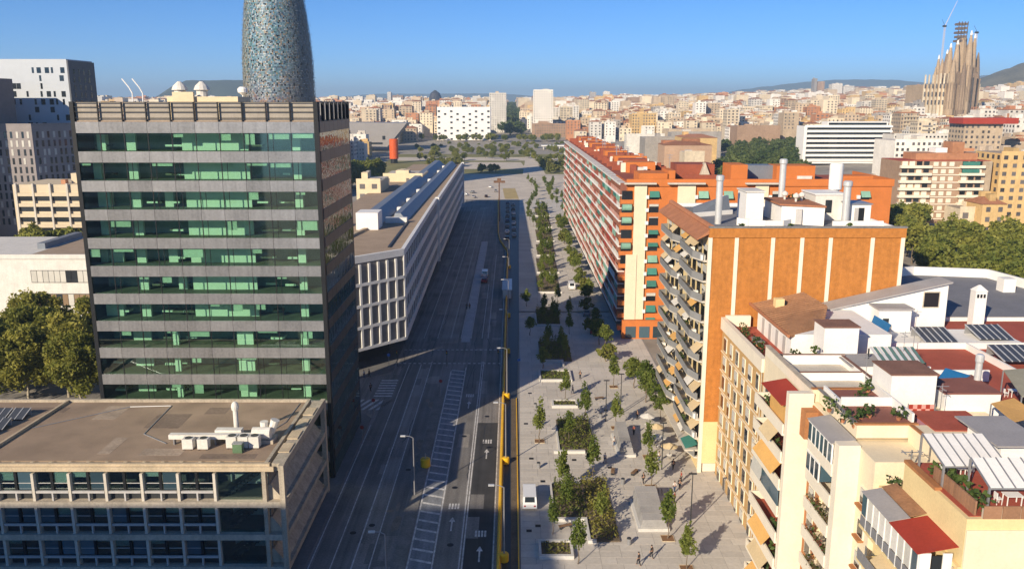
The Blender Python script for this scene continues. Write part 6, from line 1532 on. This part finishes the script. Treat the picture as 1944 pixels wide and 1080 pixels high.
for i in range(4): MB().box(x0+3+i*8, x0+5+i*8, SY-12.4, SY-11.9, SZ+15, z1-18).build('portal_window', cwin, SF)
crm = M('crane_paint', (.55, .5, .48), .6, .1, .5)
def crane(lab, pxm, ytop, yb_, jib, Y):
    x, zt = pxx(pxm, ytop, Y); _, zb = pxx(pxm, yb_, Y); t = thing('tower_crane', lab, 'crane', (x, Y, SZ))
    mb = MB()
    for a in (-.8, .8):
        for c in (-.8, .8): mb.box(x+a-.15, x+a+.15, Y+c-.15, Y+c+.15, SZ, zt)
    k = SZ
    while k < zt-2: mb.box(x-.8, x+.8, Y-.9, Y-.7, k, k+.25); k += 2.5
    mb.build('mast', crm, t); jx, jz = pxx(jib[0], jib[1], Y)
    MB().limb((x, Y, zt), (jx, Y, jz), .55, .3, 5).build('jib', crm, t); MB().box(x-3, x+2, Y-1, Y+1, zt-1.5, zt+1).build('machine_deck', metal_dk, t); MB().limb((x, Y, zt), (x-5, Y, zt+9), .3, .2, 5).build('counter_jib', metal_dk, t)
crane('thin tower crane with raised jib left of the basilica scaffold', 1794, 50, 150, (1818, 2), SY+30)
crane('thin tower crane with short jib behind the white basilica finials', 1855, 62, 150, (1846, 66), SY+34)
# ---------------------------------------------------------------- named mid-distance buildings
def slabbuilding(name, lab, cat, x0, x1, y0, d, z1, wallm, rows, cols, winm=None, wz=.55, ww_=.5, z0=0, top=2.0, band=False, side=None):
    t = thing(name, lab, cat, ((x0+x1)/2, y0+d/2, z0)); pbox('wall', t, wallm, x0, x1, y0, y0+d, z0-2, z1)
    pbox('roof', t, ROOFS['flat'], x0+.3, x1-.3, y0+.3, y0+d-.3, z1, z1+.15)
    pbox('parapet', t, wallm, x0, x1, y0-.02, y0+.35, z1, z1+.9)
    h = (z1-z0-top)/rows; w = (x1-x0)/cols; bx_ = []
    for r in range(rows):
        for c in range(cols):
            if band and c: continue
            a = x0+w*(c+.5-ww_/2); e = x0+w*(c+.5+ww_/2)
            if band: a, e = x0+1.0, x1-1.0
            bx_.append((winm or gl_dark, a, e, y0-.12, y0+.02, z0+top+h*r-h*.0+h*(.5-wz/2), z0+top+h*r+h*(.5+wz/2)))
    pieces('window', t, bx_)
    return t
hd = slabbuilding('white_cube_hotel', 'white cube hotel with staggered small dark windows', 'hotel', PY(830, 240, 1100).x, PY(931, 240, 1100).x, 1100, 40, 47.0, white, 1, 1, white, .1, .1)
h0x = PY(830, 240, 1100).x; h1x = PY(931, 240, 1100).x
for r in range(11):
    for c in range(9):
        e = (c % 2 == r % 2) and (c in (0, 2, 6, 8) or rb.random() < .5)
        if c in (0, 8): e = r % 2 == 0
        if e: pbox('window', hd, black, h0x+1+c*(h1x-h0x-5)/8.0, h0x+4+c*(h1x-h0x-5)/8.0, 1099.8, 1100.05, 43.5-r*3.5-2.2, 43.5-r*3.5)
pbox('base', hd, beige_ := cmat('city_beige', 0), h0x-1, h1x+1, 1099, 1101, 0, 6)
t = slabbuilding('office_building', 'white office with long dark window bands beyond the trees', 'office block', 242, 313, 706, 22, 34.5, white, 7, 1, gl_dark, .5, .9, 6, 1.0, True)
for r in range(8): pbox('floor_band', t, white, 241.2, 313.5, 705.0, 705.9, 6+r*3.93, 7.6+r*3.93)
pbox('end_pier', t, white, 240.5, 243.0, 704.8, 707, 5, 34.6); pbox('set_back', t, white, 262, 312, 712, 726, 34.5, 38); pbox('set_back_window', t, gl_dark, 263, 311, 711.8, 712, 35.4, 37.2)
slabbuilding('office_building', 'pale office with grid of small dark windows beside the banded office', 'office block', 286, 332, 640, 20, 30.2, cmat('city_white', 0), 6, 16, None, .4, .45, 8)
t = thing('banded_apartment_block', 'brown brick apartment block with long white balconies and green awnings', 'apartment block', (180, 362, 5)); z0 = 4
pbox('wall', t, WALLS['brown'], 161.5, 196, 352.5, 372, z0, 30); pbox('end_wall', t, WALLS['beige'], 196.02, 199.5, 352.6, 372, z0, 30)
for r in range(8):
    zz = 27.4-r*3.05
    pbox('balcony_slab', t, cream_w, 161, 174, 351, 352.5, zz-.2, zz+.9); pbox('balcony_slab', t, cream_w, 186, 196, 351, 352.5, zz-.2, zz+.9); pbox('floor_line', t, cream_w, 174, 186, 352.2, 352.5, zz-.2, zz+.2)
    for c in range(3): pbox('window', t, cream_w, 175+c*3.3, 177+c*3.3, 352.3, 352.5, zz+.6, zz+2.3)
    for c in range(4):
        pbox('window', t, gl_dark if rb.random() < .6 else cream_w, 162+c*3, 164.2+c*3, 352.3, 352.5, zz+.9, zz+2.6)
        if c < 3: pbox('window', t, gl_dark if rb.random() < .6 else cream_w, 187+c*3, 189.2+c*3, 352.3, 352.5, zz+.9, zz+2.6)
    if r in (0, 1): pbox('awning', t, aw_green, 186.5, 193.5, 350.9, 351.1, zz+.9, zz+2.5)
pbox('roof_terrace', t, red_tile, 161.5, 199, 353, 371.5, 30, 30.2); pbox('penthouse', t, WALLS['terracotta'], 170, 196, 358, 370, 30.2, 33); pbox('stair_house', t, WALLS['terracotta'], 186, 191, 360, 368, 33, 37.5); pbox('stair_house', t, white, 180, 185, 362, 368, 33, 35)
def simple(lab, x0, x1, yt, Y, d, wall, roof='flat', z0=3, name='apartment_building', wins=True):
    a = PY(x0, yt, Y); b_ = PY(x1, yt, Y); t = thing(name, lab, 'building', ((a.x+b_.x)/2, Y+d/2, z0)); mw, mr, md = MB(), MB(), MB()
    house(mw, mr, md, (a.x+b_.x)/2, Y+d/2, b_.x-a.x, d, z0, a.z-z0, roof, rb, wins, 1.0, 60); mw.build('wall', wall, t); mr.build('roof', ROOFS[roof], t); tag(md.build('windows', cwin, t), kind='stuff'); return t, a, b_
simple('small red brick house with white dotted windows behind the brick block roof', 1655, 1693, 350, 300, 14, WALLS['terracotta'])
simple('low cream house with two windows between trees and brown block', 1823, 1868, 397, 335, 12, WALLS['cream'])
simple('small orange house with grey balconies beside the cream house', 1866, 1912, 388, 330, 14, WALLS['ochre'], 'tiled')
simple('tall yellow apartment house with stepped balconies at the street of trees', 1902, 1975, 292, 352, 20, WALLS['ochre'])
t, a, b_ = simple('plain tan party wall tower with red roof edge', 1832, 1905, 236, 560, 20, WALLS['beige']); pbox('red_roof_edge', t, aw_red, a.x-3, b_.x+8, 557, 575, a.z+.2, a.z+4)
t, a, b_ = simple('tan blind wall house with white window strip', 1858, 1925, 292, 442, 18, WALLS['beige']); pbox('white_strip', t, white, a.x+1, a.x+8.5, 441.7, 442, 4, a.z)
for r in range(7): pbox('strip_window', t, gl_dark, a.x+4, a.x+5, 441.6, 441.72, 6+r*3.2, 7.6+r*3.2)
simple('orange brick apartment house above the banded office', 1795, 1850, 285, 470, 16, WALLS['terracotta'])
simple('white roofed low hall behind the brown block', 1700, 1790, 268, 520, 30, WALLS['white'], 'pale')
simple('pale stone house with low hall roof beyond the dark trees', 1270, 1350, 247, 880, 40, WALLS['beige'], 'flat', 0, 'low_hall', False)
simple('blue grey glazed low hall before the city', 1275, 1370, 252, 830, 20, WALLS['grey'], 'pale', 0, 'low_hall', False)
simple('beige house with white top floor behind the long white office', 676, 722, 345, 292, 20, cream_b, 'pale', 0); simple('beige rear house with white hall roof behind the long white office', 727, 802, 334, 334, 24, cream_b, 'pale', 0)
simple('tall white residential tower above the park trees', 1013, 1050, 172, 1180, 26, WALLS['white'], 'flat', 0); simple('brown brick house at the foot of the white tower', 1010, 1078, 236, 1160, 16, WALLS['brown'], 'flat', 0)
simple('slim cream residential tower beside the tree lined avenue', 929, 961, 178, 1260, 26, WALLS['white'], 'flat', 0)
simple('green glass corner building in the dense city', 1200, 1246, 217, 1080, 30, WALLS['ochre'], 'flat', 0)
for (px0, px1, yt, lab) in ((1547, 1552, 150, 'thin dark far tower on the skyline'), (1553, 1566, 156, 'brown far tower on the skyline'), (1580, 1600, 160, 'white far tower block on the skyline'), (1602, 1622, 164, 'pale wide far tower block on the skyline'), (1120, 1132, 176, 'dark far tower on the central skyline'), (1146, 1158, 175, 'white far tower on the central skyline'), (735, 742, 176, 'white spire like far tower on the left skyline'), (745, 765, 182, 'brick far tower group on the left skyline')):
    simple(lab, px0, px1, yt, 2900, 30, WALLS['brown'] if 'brown' in lab or 'brick' in lab else (WALLS['grey'] if 'dark' in lab else WALLS['white']), 'flat', 20, 'far_tower')
t = thing('round_dark_tower', 'dark rounded glass tower rising over the roofs', 'tower', (PY(826, 175, 2200).x, 2200, 20)); MB().lathe(PY(826, 175, 2200).x, 2200, [(14, 20), (16, 55), (16, 66), (12, 76), (5, 81)], 18).build('shaft', M('dark_dome_glass', (.06, .06, .075), .3, .1, .1), t); MB().lathe(PY(826, 175, 2200).x, 2200, [(5, 80.8), (3, 82.5), (1, 83.2)], 12).build('cap', metal_dk, t)
# museum: grey wedge with cantilever
mu = thing('wedge_museum', 'grey metal wedge shaped museum with cantilevered end', 'museum', (-150, 940, 0)); mg = M('museum_zinc', (.30, .28, .265), .5, .1, .1, metal=.3)
a = PY(640, 232, 930); b_ = PY(772, 234, 930); c_ = PY(735, 272, 930); d_ = PY(640, 285, 930)
MB().hexa([(a.x-40, 930, 8), (c_.x, 930, c_.z-4), (c_.x, 965, c_.z-4), (a.x-40, 965, 8)], [(a.x-40, 930, a.z), (b_.x, 930, b_.z), (b_.x, 965, b_.z), (a.x-40, 965, a.z)]).build('wedge', mg, mu); pbox('base', mu, mg, a.x-30, c_.x-20, 935, 960, 0, 12); pbox('glass_gap', mu, gl_dark, c_.x-60, c_.x-5, 929.7, 930.0, 9, 11)
for x in (-160, -141): pbox('window', mu, black, x, x+3, 929.6, 930.1, 14, 18)
rc = thing('orange_cylinder', 'orange red cylinder vent tower beside the grey museum', 'vent tower', (-106.5, 768, 0)); orr = M('orange_paint', (.62, .10, .015), .6, .06, .3); MB().lathe(-106.5, 768, [(4, 4), (4, 21), (3.6, 21.6)], 20).build('drum', orr, rc, False); MB().lathe(-106.5, 768, [(3.2, 0), (3.2, 4)], 16).build('foot', black, rc)
for q in range(3): MB().lathe(-106.5, 768, [(4.12, 8+q*4.5), (4.12, 8.3+q*4.5)], 20).build('hoop', orr, rc)
pc = thing('park_canopy', 'long white flat canopy at the edge of the park', 'canopy', (35, 650, 0)); pbox('roof', pc, white, PY(1028, 276, 660).x, PY(1085, 276, 660).x+6, 660, 672, 4.6, 5.4) if False else None
cx0, cx1 = P(1028, 277, 6).x, P(1085, 277, 6).x; cy = P(1050, 277, 6).y; pbox('roof', pc, white, cx0, cx1+10, cy, cy+14, 5.4, 6.3)
for q in range(6): pbox('post', pc, white, cx0+2+q*6, cx0+2.5+q*6, cy+1, cy+1.5, 0, 5.4)
for (lab, a, b_, yt, Y, d, wl, rf) in (('long low brown hall beyond the slab block roof', 1262, 1352, 276, 560, 26, 'brown', 'tiled'), ('low grey hall with pale roof beyond the slab block', 1225, 1300, 262, 700, 30, 'grey', 'pale'), ('low ochre hall with wide tiled roof before the grove', 1300, 1362, 262, 660, 40, 'ochre', 'tiled'), ('low cream shed among the grove trees', 1300, 1338, 290, 520, 16, 'cream', 'pale'), ('brown walled hall behind the grove', 1400, 1482, 240, 905, 30, 'brown', 'flat'), ('low white shed row behind the slab block', 1190, 1262, 256, 780, 18, 'white', 'pale')):
    simple(lab, a, b_, yt, Y, d, WALLS[wl], rf, 0, 'low_hall', False)
# ---------------------------------------------------------------- park and avenue trees
def scatter(kind, n_, fx, lab, grp, s0=.8, s1=1.2, name='park_tree'):
    for i in range(n_):
        x, y, z = fx(); tree(kind, x, y, z, rb.uniform(s0, s1), lab, grp, name)
def fpark():
    u = rb.random(); Y = 470+450*u; x = Y*rb.uniform(.247, .345); return x, Y, elev(x, Y)
scatter('dark', 120, fpark, 'dense dark green tree in the grove before the white banded office', 'grove before the banded office', .95, 1.3)
def fav():
    Y = 1165+1900*rb.random()**1.5; x = rb.uniform(-15, 17)*(1+(Y-1165)*.0002); return x, Y, elev(x, Y)
scatter('dark', 80, fav, 'dark green tree in the long receding avenue rows', 'avenue tree rows', 1.2, 1.7, 'avenue_tree')
def fsq():
    Y = rb.uniform(790, 1050); x = rb.uniform(-.115, .06)*Y; return x, Y, 0
scatter('street', 95, fsq, 'green tree in the park of the big square', 'trees in the square park', .4, .7)
def fsq2():
    Y = rb.uniform(655, 790); x = rb.choice((rb.uniform(-70, -42), rb.uniform(24, 60), rb.uniform(-40, 10) if Y < 690 else rb.uniform(-70, -42))); return x, Y, 0
scatter('low', 70, fsq2, 'low bushy tree at the lawn edge of the square', 'bushes on the square lawn', .9, 1.7, 'bushy_tree')
def fhot():
    Y = rb.uniform(1062, 1090); x = rb.uniform(-125, 60); return x, Y, elev(x, Y)
scatter('street', 34, fhot, 'yellow green tree before the white cube hotel', 'trees before the cube hotel', .6, .9)
def fleft():
    Y = rb.uniform(520, 620); return -.187*Y+rb.uniform(-14, 16), Y, 0
scatter('street', 22, fleft, 'green tree between the glass tower and the museum', 'trees before the museum', 1.0, 1.35)
def fright():
    Y = rb.uniform(222, 300); return Y*rb.uniform(.475, .63), Y, 0
scatter('street', 32, fright, 'leafy street tree behind the grey roofed house', 'trees of the right hand street', 1.0, 1.25, 'street_tree')
def fmid():
    Y = rb.uniform(300, 345); return Y*rb.uniform(.44, .50), Y, 2
scatter('street', 9, fmid, 'leafy street tree at the foot of the banded brown block', 'trees below the brown block', .9, 1.15, 'street_tree')
def fcity():
    Y = rb.uniform(900, 2200); x = Y*rb.uniform(-.25, .6); return x, Y, elev(x, Y)+6
# ---------------------------------------------------------------- hills
def hill(name, cx, cy, rx, ry, h, mat, seed, z0=0, prof=None):
    g = random.Random(seed); nx, ny = 60, 14; v = []; f = []
    ph = [g.uniform(0, 6.28) for _ in range(12)]
    for j in range(ny+1):
        for i in range(nx+1):
            u = -1+2*i/nx; w = -1+2*j/ny; r = math.sqrt(u*u+w*w)
            base = max(0, math.cos(min(1, r)*math.pi/2))**.8 if prof is None else prof(u)*max(0, 1-w*w)
            nzv = sum(math.sin((u*(3+2.3*k)+w*(2+k))*2+ph[k])/(k+2) for k in range(8))*.09
            v.append((cx+u*rx, cy+w*ry, z0+h*max(0, base*(1+nzv))-2))
    for j in range(ny):
        for i in range(nx): a = j*(nx+1)+i; f.append((a, a+1, a+nx+2, a+nx+1))
    mb = MB(); mb.v = v; mb.f = f; mb.m = [0]*len(f); o = mb.build(name, mat, None, True); o['kind'] = 'structure'
wood = M('hill_wood', (.06, .07, .04), .95, .4, .012, fine=12); dry = M('hill_dry', (.15, .13, .08), .95, .4, .012, fine=12); farm = M('far_mountain', (.07, .085, .065), .95, .2, .002)
def mprof(u):
    if u < -.86: return 0
    if u < -.66: return .93*sstep(-.86, -.66, u)
    if u < -.3: return .93+.07*sstep(-.66, -.5, u)-.12*sstep(-.42, -.3, u)
    return max(.0, .88-.66*sstep(-.36, -.12, u)-.12*sstep(.0, .9, u))
hill('hill', -820, 4600, 1250, 700, 180, wood, 3, 0, mprof)
hill('hill', 2350, 3050, 950, 600, 262, dry, 5, 0)
def fprof(u): return max(0, .15+.85*math.sin((u+1)*math.pi/2)**1.2)
hill('mountain', 3660, 9000, 2280, 900, 272, farm, 9, 0, fprof)
hill('mountain', 5470, 9000, 2500, 900, 310, farm, 12, 0, fprof)
hill('mountain', -900, 10000, 2800, 900, 150, farm, 14, 0, fprof)
# ---------------------------------------------------------------- air
hz = MB().box(-17000, 17000, -900, 21000, -6, 345).build('haze', [])
hz['kind'] = 'stuff'; hm = bpy.data.materials.new('haze_air'); hm.use_nodes = True; hn = hm.node_tree.nodes; hn.remove(hn['Principled BSDF'])
pvn = hn.new('ShaderNodeVolumePrincipled'); pvn.inputs['Color'].default_value = (.52, .75, 1.0, 1); pvn.inputs['Density'].default_value = 1.3e-4; pvn.inputs['Anisotropy'].default_value = 0.0
hm.node_tree.links.new(pvn.outputs[0], hn['Material Output'].inputs['Volume']); hz.data.materials.append(hm)
